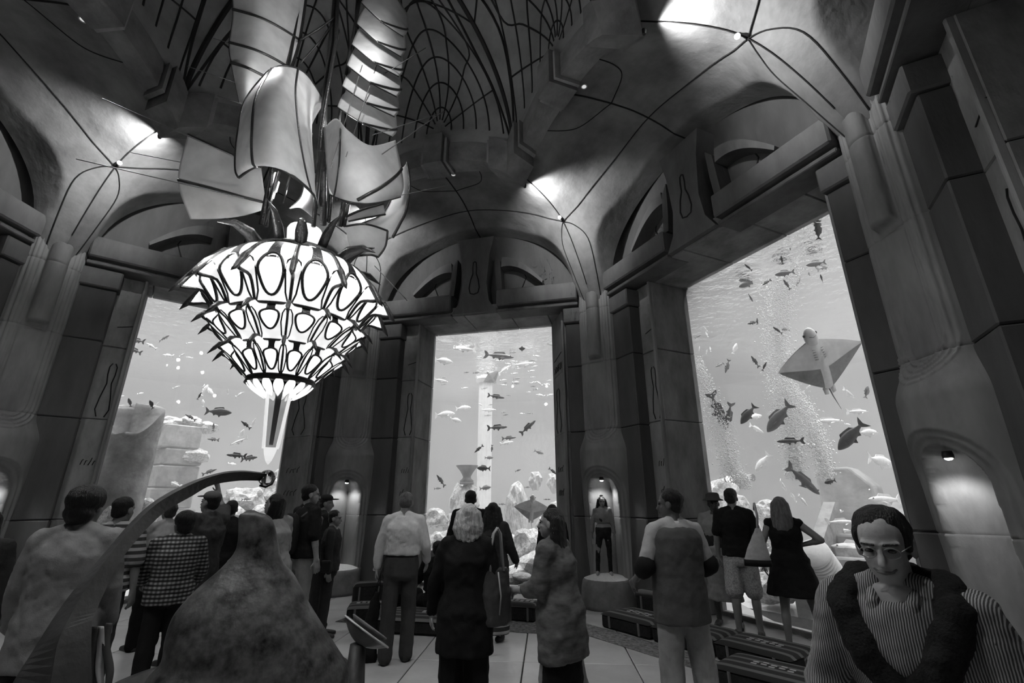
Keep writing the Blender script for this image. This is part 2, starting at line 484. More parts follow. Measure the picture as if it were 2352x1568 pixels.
for b in BAYS:
    rz = bay_rot(b)
    nice = {'center': 'behind the middle window', 'right': 'around the ray window', 'left': 'around the leftmost window'}.get(b, 'of the bay ' + b.replace('_', ' '))
    wl = struct('wall_' + b, 'dark carved stone wall with cornice, keystone and lunettes ' + nice, C0, rz)
    for s in (-1, 1):
        for me in pil_me[s]: link(me.name.split('.')[0], me, wl)
        link('glyph_carving', gly_me[s], wl)
    for me in corn_me + wedge_me + lun_me: link(me.name.split('.')[0], me, wl)
    k = link('keystone', key_me, wl); link('relief', keyv_me, k)
    link('wall_panel', back_me, wl)
    if b in TANK_BAYS:
        WN += 1
        host = struct('window_%d' % WN, {'center': 'tall middle aquarium window in a deep stone frame', 'right': 'tall right aquarium window with the big ray behind it',
                                         'left': 'tall left aquarium window behind the chandelier'}[b], C0, rz)
        link('pane', glass_me, host); link('sill', sill_me, host)
    else:
        host = wl
        link('infill', infill_me, wl)
    for key, me in jamb_me.items(): link('jamb_stone', me, host)
    for s in (-1, 1): link('edge_bead', bead_me[s], host)
    for me in lint_me: link('lintel_stone', me, host)

# ---- vault -----------------------------------------------------------------
RIB = [(6.05, 5.15), (5.72, 5.75), (5.42, 6.25), (5.12, 6.65), (4.8, 6.92), (4.4, 7.06), (4.0, 7.12), (3.62, 7.15)]      # (r, z) above a column
MID = [(5.82, 7.32), (5.5, 7.52), (5.1, 7.66), (4.6, 7.72), (4.2, 7.70), (3.9, 7.66), (3.55, 7.60), (3.25, 7.52)]        # (d, z) over a bay's middle
RIB = [poly_at(RIB, i / 40) for i in range(41)]
COL_S, COL_D = R_COL * sin(ALPHA), R_COL * cos(ALPHA)
def trumpet(rho):
    """height of the funnel that flares out from a column, by distance from the column's axis"""
    pts = [(R_COL - r, z) for r, z in RIB]
    if rho <= pts[0][0]: return pts[0][1]
    for (a0, z0), (a1, z1) in zip(pts[:-1], pts[1:]):
        if rho <= a1:
            t = (rho - a0) / (a1 - a0); return lerp(z0, z1, t)
    return pts[-1][1]
def vaultP(u, v):
    rr, zr = poly_at(RIB, v); dm, zm = poly_at(MID, v)
    ph = u * ALPHA
    dr = rr * cos(ALPHA)
    a = abs(u)
    d = lerp(dm, dr, a ** 2.0)
    s = d * math.tan(ph)
    rho = sqrt((COL_S - abs(s)) ** 2 + (COL_D - d) ** 2); rho_m = sqrt(COL_S ** 2 + (COL_D - dm) ** 2)
    g = (max(0.0, 1 - a ** 2.0)) ** 0.8
    z = trumpet(rho) + (zm - trumpet(rho_m)) * g
    if d > 4.2 and abs(s) < 2.2:                      # tunnel vault over the window bay, meeting the funnel in a sharp arris
        zb = 5.78 + 1.80 * sqrt(max(0.0, 1 - (s / 2.2) ** 2)) - 0.9 * sstep(5.0, 4.2, d)
        z = max(z, zb)
    return Vector((s, d, z))
NU, NV = 91, 60
vault_me = shared(MB().grid(lambda i, j: vaultP(sin(pi / 2 * (i / (NU - 1) * 2 - 1)), j / (NV - 1)), NU, NV), 'vault', M_PLASTER, True)
sm = MB()
def vline(pts, r=0.012, n=20, drop=0.004):
    P = []
    for i in range(n + 1):
        u, v = poly_at(pts, i / n); p = vaultP(u, v); p.z -= drop; P.append(p)
    sm.tube(P, r, 5)
vline([(0, 0.02), (0, 0.5), (0, 1)], 0.014)
vline([(-1, 0.52), (-0.8, 0.42), (-0.45, 0.36), (0, 0.36), (0.45, 0.36), (0.8, 0.42), (1, 0.52)], 0.010, 36)
vline([(-.999, .15), (-.999, .98)], 0.010)
for s in (-1, 1):
    vline([(s * .999, .52), (s * .93, .40), (s * .88, .28), (s * .9, .15), (s * .93, 0.05)], 0.010)
    vline([(s * .0, .62), (s * .35, .75), (s * .5, .98)], 0.008)
seam_me = shared(sm, 'joint', M_SEAM)
ceiling = struct('ceiling', 'dark vaulted ceiling with ribbed dome above the ring of stone blocks')
vaults = []
for b in BAYS:
    link('vault', vault_me, ceiling, loc=C0, rotz=bay_rot(b))
    link('joint', seam_me, ceiling, loc=C0, rotz=bay_rot(b))

# ---- ring of stone blocks round the dome's foot
def ringP(u):
    """inner foot of the vault along a bay, u -1..1"""
    return vaultP(u, 1.0)
def ring_piece(u0, u1, w, h, drop, c=0.015, inset=0.0):
    """block lying along the ring between u0 and u1; w inward width, h height"""
    n = max(2, int(abs(u1 - u0) / 0.07) + 1)
    mb = MB(); rows = []
    for i in range(n + 1):
        u = lerp(u0, u1, i / n); p = ringP(u)
        q = Vector((p.x, p.y, 0)); inn = -q.normalized()
        rows.append([p + inn * (-0.06 - inset) + Vector((0, 0, -drop)), p + inn * w + Vector((0, 0, -drop)),
                     p + inn * w + Vector((0, 0, h)), p + inn * (-0.06 - inset) + Vector((0, 0, h))])
    vs = [x for r in rows for x in r]; fs = []
    for i in range(n):
        for k in range(4):
            fs.append((i * 4 + k, i * 4 + (k + 1) % 4, (i + 1) * 4 + (k + 1) % 4, (i + 1) * 4 + k))
    fs.append((0, 1, 2, 3)); fs.append(tuple(n * 4 + k for k in range(4)))
    return mb.add(vs, fs)
ring_defs = [('ring_segment', .30, .72, .26, .40, .02), ('ring_slab', .735, .775, .34, .42, .07), ('ring_block', .79, 1.0, .42, .45, .22),
             ('ring_block', 0, .135, .40, .52, .11), ('ring_slab', .15, .185, .34, .46, .07), ('ring_segment', .20, .30, .26, .40, .02)]
M_RING = mat('ring_stone', .17, .65, .4, 2.5, bump=.4, bscale=12)
ring_mes = []
for nm, a, b_, wd, h, dr in ring_defs:
    if nm == 'ring_segment' and a == .20: continue
    if nm == 'ring_segment': a = .20
    for s in (-1, 1): ring_mes.append((nm, shared(ring_piece(s * a, s * b_, wd, h, dr), nm, M_RING if nm != 'ring_slab' else M_BLOCK)))
for b in BAYS:
    for nm, me in ring_mes: link(nm, me, ceiling, loc=C0, rotz=bay_rot(b))

# ---- scalloped dome with a web of dark ribs
def domeP(u, t):
    """u -1..1 across a bay, t 0 at the ring .. 1 at the crown"""
    p = ringP(u); r0 = sqrt(p.x ** 2 + p.y ** 2) - 0.24; a = u * ALPHA
    sc = (1 - abs(u) ** 2.0)
    e = t * pi / 2
    r = (r0 - 0.45) * (cos(e) ** 0.9 if t < 1 else 0) + 0.45
    bulge = 0.42 * sc * sin(min(1.0, t * 1.5) * pi) 
    z = p.z + 0.25 + 2.6 * sin(e) ** 1.0 + bulge * 0.7
    r += bulge * 0.55
    return Vector((r * sin(a), r * cos(a), z))
dome_me = shared(MB().grid(lambda i, j: domeP(-1 + 2 * i / 32, j / 28), 33, 29), 'dome_panel', M_DOME, True)
rib_m = mat('dome_rib', 0.015, 0.7)
def dome_tube(pts, r=0.02, n=22):
    P = []
    for i in range(n + 1):
        u, t = poly_at(pts, i / n); P.append(domeP(max(-1, min(1, u)), max(0, min(1, t))) - Vector((0, 0, 0.012)))
    return MB().tube(P, r, 5)
dome_ribs = []
dome_ribs.append((dome_tube([(1, 0), (1, .3), (1, .6), (1, 1)], 0.04), 0))
FC = 0.10
for k in range(1, 6):                         # concentric arcs round the keystone
    R = 0.16 * k
    dome_ribs.append((dome_tube([(R * 1.12 * cos(q), FC + R * 0.72 * sin(q)) for q in [pi * i / 12 for i in range(13)]], 0.016, 40), 1))
for q in (20, 44, 66, 90, 114, 136, 160):     # fan of radial ribs
    a = radians(q)
    dome_ribs.append((dome_tube([(R * 1.12 * cos(a), FC + R * .72 * sin(a)) for R in (.08, .3, .55, .80)] + ([(.45 * cos(a), .85), (.3 * cos(a), 1)] if 30 < q < 150 else []), 0.016, 30), 2))
for s in (-1, 1):
    dome_ribs.append((dome_tube([(s * .98, .08), (s * .86, .3), (s * .72, .55), (s * .75, 1)], 0.022), 3))
for t in (.62, .74, .86):
    dome_ribs.append((dome_tube([(-1, t - .03), (-.5, t + .02), (0, t + .05), (.5, t + .02), (1, t - .03)], 0.016), 4))
rib_mes = [shared(m, 'dome_rib', rib_m) for m, _ in dome_ribs]
for b in BAYS:
    link('dome_panel', dome_me, ceiling, loc=C0, rotz=bay_rot(b))
    for me in rib_mes: link('dome_rib', me, ceiling, loc=C0, rotz=bay_rot(b))
MB().lathe([(0.5, 10.25), (0.42, 10.1), (0.2, 10.05)], 28, (C0.x, C0.y)).build('dome_boss', M_STONE2, ceiling, True)
MB().box(C0.x - 8, C0.x + 8, C0.y - 8, C0.y + 8, 11.2, 11.3).build('roof_slab', M_SEAM, ceiling)

# ---- lamps on the vault: a hidden spot behind each corner block and a small globe where the joints meet
for i, (where, ang) in enumerate(COL_ANG.items()):
    a = radians(ang); d = Vector((cos(a), sin(a), 0))
    if i < 6:
        g = thing('globe_lamp', 'small white globe lamp above the column ' + where, 'lamp', C0 + d * 4.80 + Vector((0, 0, 6.88)), a - pi / 2, 'globe lamps on the vault')
        MB().ball((0, 0, 0), 0.036, 14, 10).build('globe', mat('globe_glass', 0.8, 0.3, emit=1.2), g, True)
        MB().tube([(0, 0.015, 0.02), (0, 0.05, 0.08)], 0.02, 8).build('holder', M_DARKMETAL, g)
        s = thing('uplight', 'dark spotlight under the ring above the column ' + where, 'lamp', C0 + d * 3.70 + Vector((0, 0, 6.97)), a - pi / 2, 'spotlights under the ring')
        MB().lathe([(0.02, -0.035), (0.03, 0.0), (0.03, 0.03)], 12).build('housing', M_DARKMETAL, s)
        ld = bpy.data.lights.new('uplight_beam', 'SPOT'); ld.energy = 250.0; ld.spot_size = radians(120); ld.spot_blend = 0.9; ld.shadow_soft_size = 0.03
        lo = bpy.data.objects.new('uplight_beam', ld); COL.objects.link(lo); lo.parent = s
        lo.location = (0, 0.10, -0.05)
        lo.rotation_euler = (radians(98), 0, 0)      # beam outwards along the vault, over the column
# ================================================================== THE AQUARIUM TANK
T_A0, T_A1 = radians(-3), radians(156)
T_R = 16.5
WATER_Z = 5.78
def tank_inner(a):
    """distance from the hall centre to the heptagon of the glass line at angle a"""
    best = None
    for b in BAYS:
        d = abs((math.degrees(a) - BAYS[b] + 180) % 360 - 180)
        if best is None or d < best: best = d
    return 6.62 / cos(radians(best))
def polar(r, a, z): return (C0.x + r * cos(a), C0.y + r * sin(a), z)
NA = 80
# sand bed
def sandP(i, j):
    a = lerp(T_A0, T_A1, i / 119); ri = tank_inner(a); r = lerp(ri, T_R, (j / 59) ** 1.3)
    k = (r - ri)
    z = -0.12 + 0.10 * noise.noise((r * cos(a) * .9, r * sin(a) * .9, 0)) * min(1, k) + 0.03 * noise.noise((r * cos(a) * 4, r * sin(a) * 4, 3)) + 0.05 * k
    return polar(r, a, min(z, 0.02 + 0.06 * k))
sand = MB().grid(sandP, 120, 60).build('tank_floor', mat('tank_sand', 0.75, 0.9, 0.12, 30, bump=0.3, bscale=40), None, True)
tag(sand, 'pale rippled sand bed of the aquarium', None, None, 'structure')
# tank back and side walls
tw = MB()
tw.grid(lambda i, j: polar(T_R, lerp(T_A0, T_A1, i / 60), -0.5 + 7.5 * j), 61, 2)
for a in (T_A0, T_A1): tw.add([polar(6.9, a, -.5), polar(T_R, a, -.5), polar(T_R, a, 7), polar(6.9, a, 7)], [(0, 1, 2, 3)])
tag(tw.build('wall_tank', mat('tank_wall', 0.62, 0.8, 0.06, 0.7)), 'pale rear wall of the aquarium tank', None, None, 'structure')
# dark outer skin of the hall facing the tank, above the windows and at its roof
rf = MB(); rf.grid(lambda i, j: polar(lerp(6.7, T_R, j), lerp(T_A0, T_A1, i / 40), 7.6), 41, 2)
tag(rf.build('ceiling_tank', mat('tank_roof', 0.5, 0.8)), 'roof above the open aquarium water', None, None, 'structure')
# water body: scattering volume
wm = bpy.data.materials.new('tank_water_volume'); wm.use_nodes = True
nt = wm.node_tree; nt.nodes.remove(nt.nodes['Principled BSDF'])
vs_ = nt.nodes.new('ShaderNodeVolumeScatter'); vs_.inputs['Density'].default_value = 0.075; vs_.inputs['Anisotropy'].default_value = 0.25
vs_.inputs['Color'].default_value = (0.93, 0.93, 0.93, 1)
nt.links.new(vs_.outputs[0], nt.nodes['Material Output'].inputs['Volume'])
wb = MB(); n = 61
ring0 = [(tank_inner(lerp(T_A0, T_A1, i / (n - 1))) + 0.01, lerp(T_A0, T_A1, i / (n - 1))) for i in range(n)]
lo = [polar(r, a, -0.6) for r, a in ring0]; hi = [polar(r, a, WATER_Z) for r, a in ring0]
lo2 = [polar(T_R - .02, a, -0.6) for r, a in ring0]; hi2 = [polar(T_R - .02, a, WATER_Z) for r, a in ring0]
fs = []
for i in range(n - 1):
    fs += [(i, i + 1, n + i + 1, n + i), (2 * n + i, 3 * n + i, 3 * n + i + 1, 2 * n + i + 1), (n + i, n + i + 1, 3 * n + i + 1, 3 * n + i), (i, 2 * n + i, 2 * n + i + 1, i + 1)]
fs += [(0, n, 3 * n, 2 * n), (n - 1, 3 * n - 1, 4 * n - 1, 2 * n - 1)]
water = wb.add(lo + hi + lo2 + hi2, fs).build('tank_water', wm)
tag(water, 'hazy clear water filling the aquarium', 'water', None, 'stuff')
# water surface with ripples, mirror-like when seen from below at a low angle
sm_ = bpy.data.materials.new('water_surface'); sm_.use_nodes = True
nt = sm_.node_tree; N = nt.nodes; L = nt.links; N.remove(N['Principled BSDF'])
tr = N.new('ShaderNodeBsdfTransparent'); gl = N.new('ShaderNodeBsdfGlossy'); gl.inputs['Roughness'].default_value = 0.06
gl.inputs['Color'].default_value = (0.9, 0.9, 0.9, 1)
lw = N.new('ShaderNodeLayerWeight'); lw.inputs['Blend'].default_value = 0.5
mr = N.new('ShaderNodeMapRange'); mr.inputs['From Min'].default_value = 0.15; mr.inputs['From Max'].default_value = 0.40
mx = N.new('ShaderNodeMixShader')
tc = N.new('ShaderNodeTexCoord'); mp = N.new('ShaderNodeMapping'); mp.inputs['Scale'].default_value = (1, 1, 1)
nz = N.new('ShaderNodeTexNoise'); nz.inputs['Scale'].default_value = 3.2; nz.inputs['Detail'].default_value = 4
bp = N.new('ShaderNodeBump'); bp.inputs['Strength'].default_value = 0.6; bp.inputs['Distance'].default_value = 0.12
L.new(tc.outputs['Object'], mp.inputs[0]); L.new(mp.outputs[0], nz.inputs['Vector']); L.new(nz.outputs[0], bp.inputs['Height']); L.new(bp.outputs[0], gl.inputs['Normal'])
L.new(lw.outputs['Facing'], mr.inputs['Value']); L.new(mr.outputs[0], mx.inputs[0]); L.new(tr.outputs[0], mx.inputs[1]); L.new(gl.outputs[0], mx.inputs[2])
L.new(mx.outputs[0], N['Material Output'].inputs[0])
ws = MB().grid(lambda i, j: polar(lerp(tank_inner(lerp(T_A0, T_A1, i / 80)), T_R, j / 20), lerp(T_A0, T_A1, i / 80), WATER_Z + 0.004), 81, 21)
tag(ws.build('water_surface', sm_, None, True), 'rippling water surface seen from below', 'water', None, 'stuff')
# ================================================================== RUINS AND ROCKS IN THE TANK
M_RUIN = mat('ruin_stone', .26, .85, .45, 3.0, bump=.6, bscale=9)
M_ROCK = mat('reef_rock', .52, .9, .5, 6.0, bump=.8, bscale=14)
M_PALE = mat('pale_stone', .70, .85, .15, 3.0, bump=.3, bscale=10)
M_CORAL = mat('pale_coral', .80, .9, .25, 14, bump=.8, bscale=40)
def rock_mesh(name, seed, m, amp=.28, sub=3):
    bm = bmesh.new(); bmesh.ops.create_icosphere(bm, subdivisions=sub, radius=1.0)
    for v in bm.verts:
        p = v.co.copy(); k = 1 + amp * noise.noise(p * 1.4 + Vector((seed * 7.1, seed * 3.3, 0))) + amp * .55 * noise.noise(p * 3.4 + Vector((seed, 0, seed))) + amp * .3 * noise.noise(p * 8 + Vector((0, seed, 0)))
        v.co = p * k
    me = bpy.data.meshes.new(name); bm.to_mesh(me); bm.free(); me.materials.append(m); return me
ROCKS = [rock_mesh('rock', i, M_ROCK) for i in range(4)]
CORALS = [rock_mesh('coral', 20 + i, M_CORAL, .55) for i in range(2)]
def tank_at(px, py, bay, depth): return atbay(px, py, bay, GLASS_D + depth)
def zc_of(p): return p.y * cos(PITCH) + (p.z - EYE) * sin(PITCH)
def px2m(n, p): return n * zc_of(p) / F_PX
WIN = {'left': 'left', 'center': 'middle', 'right': 'right'}
# broken drum of a giant column, left window
p = tank_at(262, 1120, 'left', 1.5); rr = px2m(62, p)
bz = p.z
def brokenP(i, j):
    a = 2 * pi * i / 40; z = lerp(-bz - .1, 1.85, j / 40)
    top = 1.75 - .75 * max(0, cos(a - 5.2)) + .16 * noise.noise((cos(a) * 2, sin(a) * 2, 1))
    r = rr * (1 + .03 * noise.noise((cos(a) * 3, sin(a) * 3, z * 2)))
    if j == 40: r *= .0
    elif j >= 38: r *= .55 if j == 39 else .98
    return (r * cos(a), r * sin(a), min(z, top + (0.0 if j < 38 else -.12)))
o = MB().grid(brokenP, 40, 41, True).build('ruin_stump', M_RUIN, None, True); o.location = (p.x, p.y, bz)
tag(o, 'huge broken stone column stump behind the left window glass', 'ruin')
# tower of stone courses
t = thing('stone_tower', 'tower of stacked square stone blocks in the left window', 'ruin', tank_at(392, 1140, 'left', 4.2) * 1)
q = t.location.copy(); t.location.z = 0; wd = px2m(46, q); rot = bay_rot('left') + .25; t.rotation_euler = (0, 0, rot)
zz = -.1; k = 0
ztop = tank_at(392, 1000, 'left', 4.2).z
while zz < ztop:
    hh = [.55, .42, .6, .5][k % 4]; off = .05 * ((k * 7) % 3 - 1)
    MB().cbox(-wd + off, wd + off - .03 * k, -wd * .8, wd * .8, zz, zz + hh - .02, .03).build('block', M_RUIN, t); zz += hh; k += 1
for dx, dz in ((-.4, .05), (.1, .12), (.5, .02)):
    link('rubble', ROCKS[k % 4], t, loc=(dx, 0, zz + dz)).scale = (.28, .3, .16); k += 1
# pale column in the middle window, urn on its rock
p = tank_at(1111, 1150, 'center', 5.5); t = thing('fluted_ruin', 'tall pale fluted column standing in the middle window', 'ruin', (p.x, p.y, 0))
rr = px2m(17, p); zt = tank_at(1111, 880, 'center', 5.5).z
def flutP(i, j):
    a = 2 * pi * i / 72; r = rr * (1 - .06 * (0.5 + .5 * cos(a * 14)))
    return (r * cos(a), r * sin(a), lerp(-.1, zt, j / 4))
MB().grid(flutP, 72, 5, True).build('shaft', M_PALE, t, True); MB().lathe([(rr * 1.3, zt), (rr * 1.5, zt + .12), (rr * 1.0, zt + .2)], 32).build('capital', M_PALE, t)
MB().lathe([(rr * 1.5, -.1), (rr * 1.5, .25), (rr * 1.15, .35)], 32).build('plinth', M_PALE, t)
p = tank_at(1072, 1108, 'center', 3.2); s_ = px2m(1, p)
t = thing('stone_urn', 'dark stone urn with a wide flat rim on a pale rock, middle window', 'urn', p)
MB().lathe([(14 * s_, 0), (16 * s_, 4 * s_), (10 * s_, 9 * s_), (9 * s_, 13 * s_), (12 * s_, 19 * s_), (17 * s_, 27 * s_), (25 * s_, 36 * s_), (26 * s_, 38 * s_), (22 * s_, 38 * s_)], 32).build('bowl', mat('urn_stone', .16, .7, .3, 5), t, True)
MB().lathe([(16 * s_, -4 * s_), (17 * s_, 0), (14 * s_, 2 * s_)], 28).build('foot', mat('urn_stone', .16, .7, .3, 5), t, True)
def rock(bay, px, py, w, h, depth, label, name='rock', mesh=None, rot=0.0, grp='rocks on the tank floor', cat='rock'):
    p = tank_at(px, py, bay, depth); a, b = px2m(w / 2, p), px2m(h / 2, p)
    o = link(name, mesh or ROCKS[(int(px) + int(py)) % 4], None, loc=p, rotz=rot or (px * 1.7) % 6); o.scale = (a, a * .9, b)
    return tag(o, label, cat, grp)
rock('center', 1066, 1160, 66, 100, 3.3, 'tall pale rock carrying the stone urn in the middle window')
rock('center', 1185, 1190, 62, 150, 3.4, 'tall pale rock right of the fluted column in the middle window')
rock('center', 1040, 1215, 50, 70, 3.0, 'pale slanting rock behind the tall man in black')
RL = 'pale reef rock heaped on the tank floor of the middle window'
for px, py, w, h, d in [(1000, 1190, 60, 46, 2.4), (1012, 1250, 66, 60, 2.0), (1050, 1290, 80, 60, 1.8), (1160, 1260, 90, 70, 2.2), (1215, 1255, 90, 80, 2.0), (1262, 1230, 80, 90, 2.4), (1240, 1300, 100, 70, 1.4), (1190, 1330, 90, 60, 1.2),
                        (1270, 1330, 70, 60, 1.2), (1120, 1340, 80, 50, 1.2), (1075, 1350, 80, 50, 1.0), (1290, 1180, 60, 60, 3.0)]: rock('center', px, py, w, h, d, RL)
rock('center', 1200, 1325, 46, 20, .6, 'smooth dark flat stone on the sand of the middle window', mesh=rock_mesh('rock', 9, M_RUIN, .1))
for px, py, w, h, d, l in [(1230, 1105, 26, 40, 3, 'upper'), (1272, 1110, 28, 44, 3.2, 'right-hand')]:
    rock('center', px, py, w, h, d, 'white branching coral, the %s of two beside the jamb of the middle window' % l, 'coral', CORALS[0], grp='white corals', cat='coral')
RL = 'pale reef rock on the tank floor behind the left window group'
for px, py, w, h, d in [(330, 1180, 60, 70, 2.0), (445, 1048, 60, 36, 4.0), (560, 1150, 90, 60, 2.6), (640, 1130, 80, 60, 3), (660, 1090, 50, 40, 3.6), (520, 1190, 100, 60, 2), (250, 1190, 40, 60, 1.0), (610, 1190, 90, 60, 2.0), (345, 1000, 26, 70, 2.3)]: rock('left', px, py, w, h, d, RL)
# stone block, stairs, ribbed drum in the right window
p = tank_at(1962, 1180, 'right', 4.9); s_ = px2m(1, p)
o = MB().prism([(-52 * s_, -60 * s_), (-50 * s_, 92 * s_), (-44 * s_, 100 * s_), (18 * s_, 102 * s_), (40 * s_, 78 * s_), (56 * s_, 60 * s_), (62 * s_, -60 * s_)], -.5, .5).build('stone_block', M_RUIN); o.location = p; o.rotation_euler = (0, 0, bay_rot('right') + .35)
md = o.modifiers.new('b', 'BEVEL'); md.width = .06; md.segments = 2
tag(o, 'tall dark weathered stone block with a sloping shoulder, right window', 'ruin')
t = thing('stone_stairs', 'flight of worn stone steps rising between walls, right window', 'ruin', tank_at(1945, 1425, 'right', 1.3)); s_ = px2m(1, t.location); t.rotation_euler = (0, 0, bay_rot('right') + .30)
t.location.z = -.12
for k in range(7):
    MB().cbox(-.42, .42, .30 * k, .30 * k + .36, 0, .17 + .17 * k, .03).build('step', M_ROCK if k % 2 else M_RUIN, t)
for s in (-1, 1):
    MB().prism([(0, -.1), (0, .45), (2.3, 1.75), (2.5, 1.75), (2.5, -.1)], -.1, .1).build('side_wall', M_RUIN, t).matrix_local = Matrix.Translation((s * .54, -.05, 0)) @ Matrix.Rotation(pi / 2, 4, 'Z')
p = tank_at(1882, 1290, 'right', 1.1); s_ = px2m(1, p); t = thing('ribbed_drum', 'tilted ribbed stone drum beside the stairs, right window', 'ruin', p); t.rotation_euler = (.9, .35, bay_rot('right'))
for k in range(7): MB().lathe([(34 * s_, (k - 3.5) * 11 * s_), (36 * s_, (k - 3.2) * 11 * s_), (36 * s_, (k - 2.9) * 11 * s_), (34 * s_, (k - 2.7) * 11 * s_)], 24).build('rib', M_PALE, t, True)
RL = 'pale reef rock on the tank floor of the right window'
for px, py, w, h, d in [(1720, 1215, 70, 60, 2.4), (1760, 1175, 60, 50, 3.2), (1690, 1160, 60, 50, 3.4), (1745, 1250, 80, 60, 2.0), (1790, 1290, 80, 80, 1.6), (1780, 1350, 90, 70, 1.2), (1740, 1330, 60, 60, 1.4), 
                        (1660, 1130, 70, 60, 3.6)]: rock('right', px, py, w, h, d, RL)
for px, py, w, h, l in [(1998, 1443, 46, 22, 'broad dark flat stone lying on bright sand near the right window'), (1960, 1462, 30, 12, 'small dark flat stone on bright sand near the right window'), (1895, 1452, 40, 20, 'pale ribbed shell half sunk in sand near the right window')]:
    rock('right', px, py, w, h, .35, l, mesh=rock_mesh('rock', 31 + w, M_RUIN if 'dark' in l else M_PALE, .10))
# glowing tube added in place of a lamp reflected in the glass
p = tank_at(1698, 1098, 'right', 3.0); L_ = px2m(33, p); t = thing('tube_reflection', 'glowing horizontal tube imitating a reflected lamp, low in the right window', 'lamp', p, bay_rot('right'))
MB().tube([(-L_, 0, 0), (L_, 0, 0)], px2m(7, p), 10).build('tube', emis('reflection_glow', 1.6), t, True)
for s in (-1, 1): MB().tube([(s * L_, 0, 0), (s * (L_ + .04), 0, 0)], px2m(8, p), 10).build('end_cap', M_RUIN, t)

# ---- bubbles
def bubbles(bay, path, n, seed, label, size=(.004, .015)):
    rnd = random.Random(seed); ico = bmesh.new(); bmesh.ops.create_icosphere(ico, subdivisions=1, radius=1.0)
    ivs = [v.co.copy() for v in ico.verts]; ifs = [tuple(v.index for v in f.verts) for f in ico.faces]; ico.free()
    mb = MB(); vs = []; fs = []
    for i in range(n):
        t = rnd.random(); px, py, w, d = poly_at(path, t)
        p = tank_at(px + rnd.gauss(0, w * .42), py + rnd.uniform(-14, 14), bay, d + rnd.gauss(0, .12)); r = rnd.uniform(*size) * (1.6 if rnd.random() < .08 else 1)
        b = len(vs); vs += [p + v * r for v in ivs]; fs += [tuple(b + k for k in f) for f in ifs]
    mb.add(vs, fs)
    tag(mb.build('bubbles', mat('bubble_white', .9, .25, emit=0.0), None, True), label, 'bubbles', None, 'stuff')
bubbles('right', [(1812, 560, 60, 1.9), (1790, 660, 50, 1.9), (1785, 780, 40, 1.9), (1800, 900, 45, 1.9), (1820, 1010, 34, 1.9), (1825, 1090, 26, 1.9)], 9500, 1, 'tall white column of rising bubbles behind the ray')
bubbles('right', [(1800, 880, 40, 2.2), (1850, 950, 36, 2.2), (1880, 1020, 30, 2.2), (1900, 1090, 24, 2.2)], 3200, 2, 'second slanting stream of bubbles below the ray')
bubbles('right', [(1605, 830, 12, 1.2), (1630, 920, 30, 1.2), (1660, 1010, 40, 1.2), (1680, 1080, 30, 1.2), (1715, 1110, 16, 1.2)], 4200, 3, 'bright cloud of bubbles along the left edge of the right window')

# ================================================================== FISH
FISH_M = {'d': mat('dark_fish_skin', .05, .45, .4, 9), 'm': mat('grey_fish_skin', .20, .4, .35, 9), 'p': mat('pale_fish_skin', .72, .35, .18, 9), 'w': mat('white_fish_skin', .9, .3, .08, 9)}
def fish_parts(kind):
    prof = {'g': [(.5, .02, .02), (.46, .10, .05), (.38, .20, .085), (.26, .30, .105), (.10, .345, .11), (-.06, .31, .10), (-.20, .22, .075), (-.31, .12, .045), (-.37, .085, .03), (-.41, .09, .02)],
            's': [(.5, .015, .015), (.45, .07, .045), (.36, .125, .07), (.22, .165, .085), (.06, .175, .085), (-.10, .155, .072), (-.24, .11, .05), (-.34, .06, .03), (-.39, .045, .02), (-.42, .05, .015)]}[kind]
    body = MB(); seg = 12
    def P(i, j):
        x, h, w_ = prof[j]; a = 2 * pi * i / seg
        return (x, w_ * cos(a), h * .5 * sin(a) + (.012 if kind == 'g' else 0) * (1 - abs(x) * 2))
    body.grid(P, seg, len(prof), True); body.f.append(tuple(range(seg))); body.f.append(tuple((len(prof) - 1) * seg + k for k in range(seg)))
    H = .16 if kind == 'g' else .085
    tail = MB().prism([(-.38, .035), (-.47, .13), (-.56, .20 if kind == 'g' else .15), (-.50, .0), (-.56, -.20 if kind == 'g' else -.15), (-.47, -.13), (-.38, -.035)], -.008, .008)
    dors = MB().prism([(.22, H * .85), (.14, H + .075), (-.02, H + .06), (-.18, H * .7 + .075), (-.26, H * .45), (-.1, H * .6), (.1, H * .8)], -.007, .007)
    belly = MB().prism([(.10, -H * .9), (.02, -H - .085), (-.04, -H * .9), (-.12, -H * .8), (-.2, -H * .6 - .08), (-.26, -H * .4), (-.1, -H * .5)], -.007, .007)
    pec = MB()
    for s in (-1, 1): pec.add([(.22, s * .09, -.03), (.06, s * .16, -.09), (.10, s * .10, -.05), (.22, s * .09, -.05), (.06, s * .165, -.10), (.10, s * .10, -.07)], [(0, 1, 2), (3, 5, 4), (0, 3, 4, 1), (1, 4, 5, 2), (2, 5, 3, 0)])
    eye = MB()
    for s in (-1, 1): eye.ball((.39, s * (.072 if kind == 'g' else .06), .035), .018, 8, 6)
    return body, tail, dors, belly, pec, eye
FM = {}
for kind in 'gs':
    b_, t_, d_, v_, p_, e_ = fish_parts(kind)
    whole = MB()
    for x in (b_, t_, d_, v_, p_): whole.add(x.v, x.f)
    for tone in 'dmpw':
        FM[kind, tone] = dict(whole=shared(whole, 'fish', FISH_M[tone], True), body=shared(b_, 'body', FISH_M[tone], True), tail_fin=shared(t_, 'tail_fin', FISH_M[tone]), dorsal_fin=shared(d_, 'dorsal_fin', FISH_M[tone]),
                              belly_fin=shared(v_, 'belly_fin', FISH_M[tone]), side_fin=shared(p_, 'side_fin', FISH_M[tone]), eye=shared(e_, 'eye', FISH_M['d'], True))
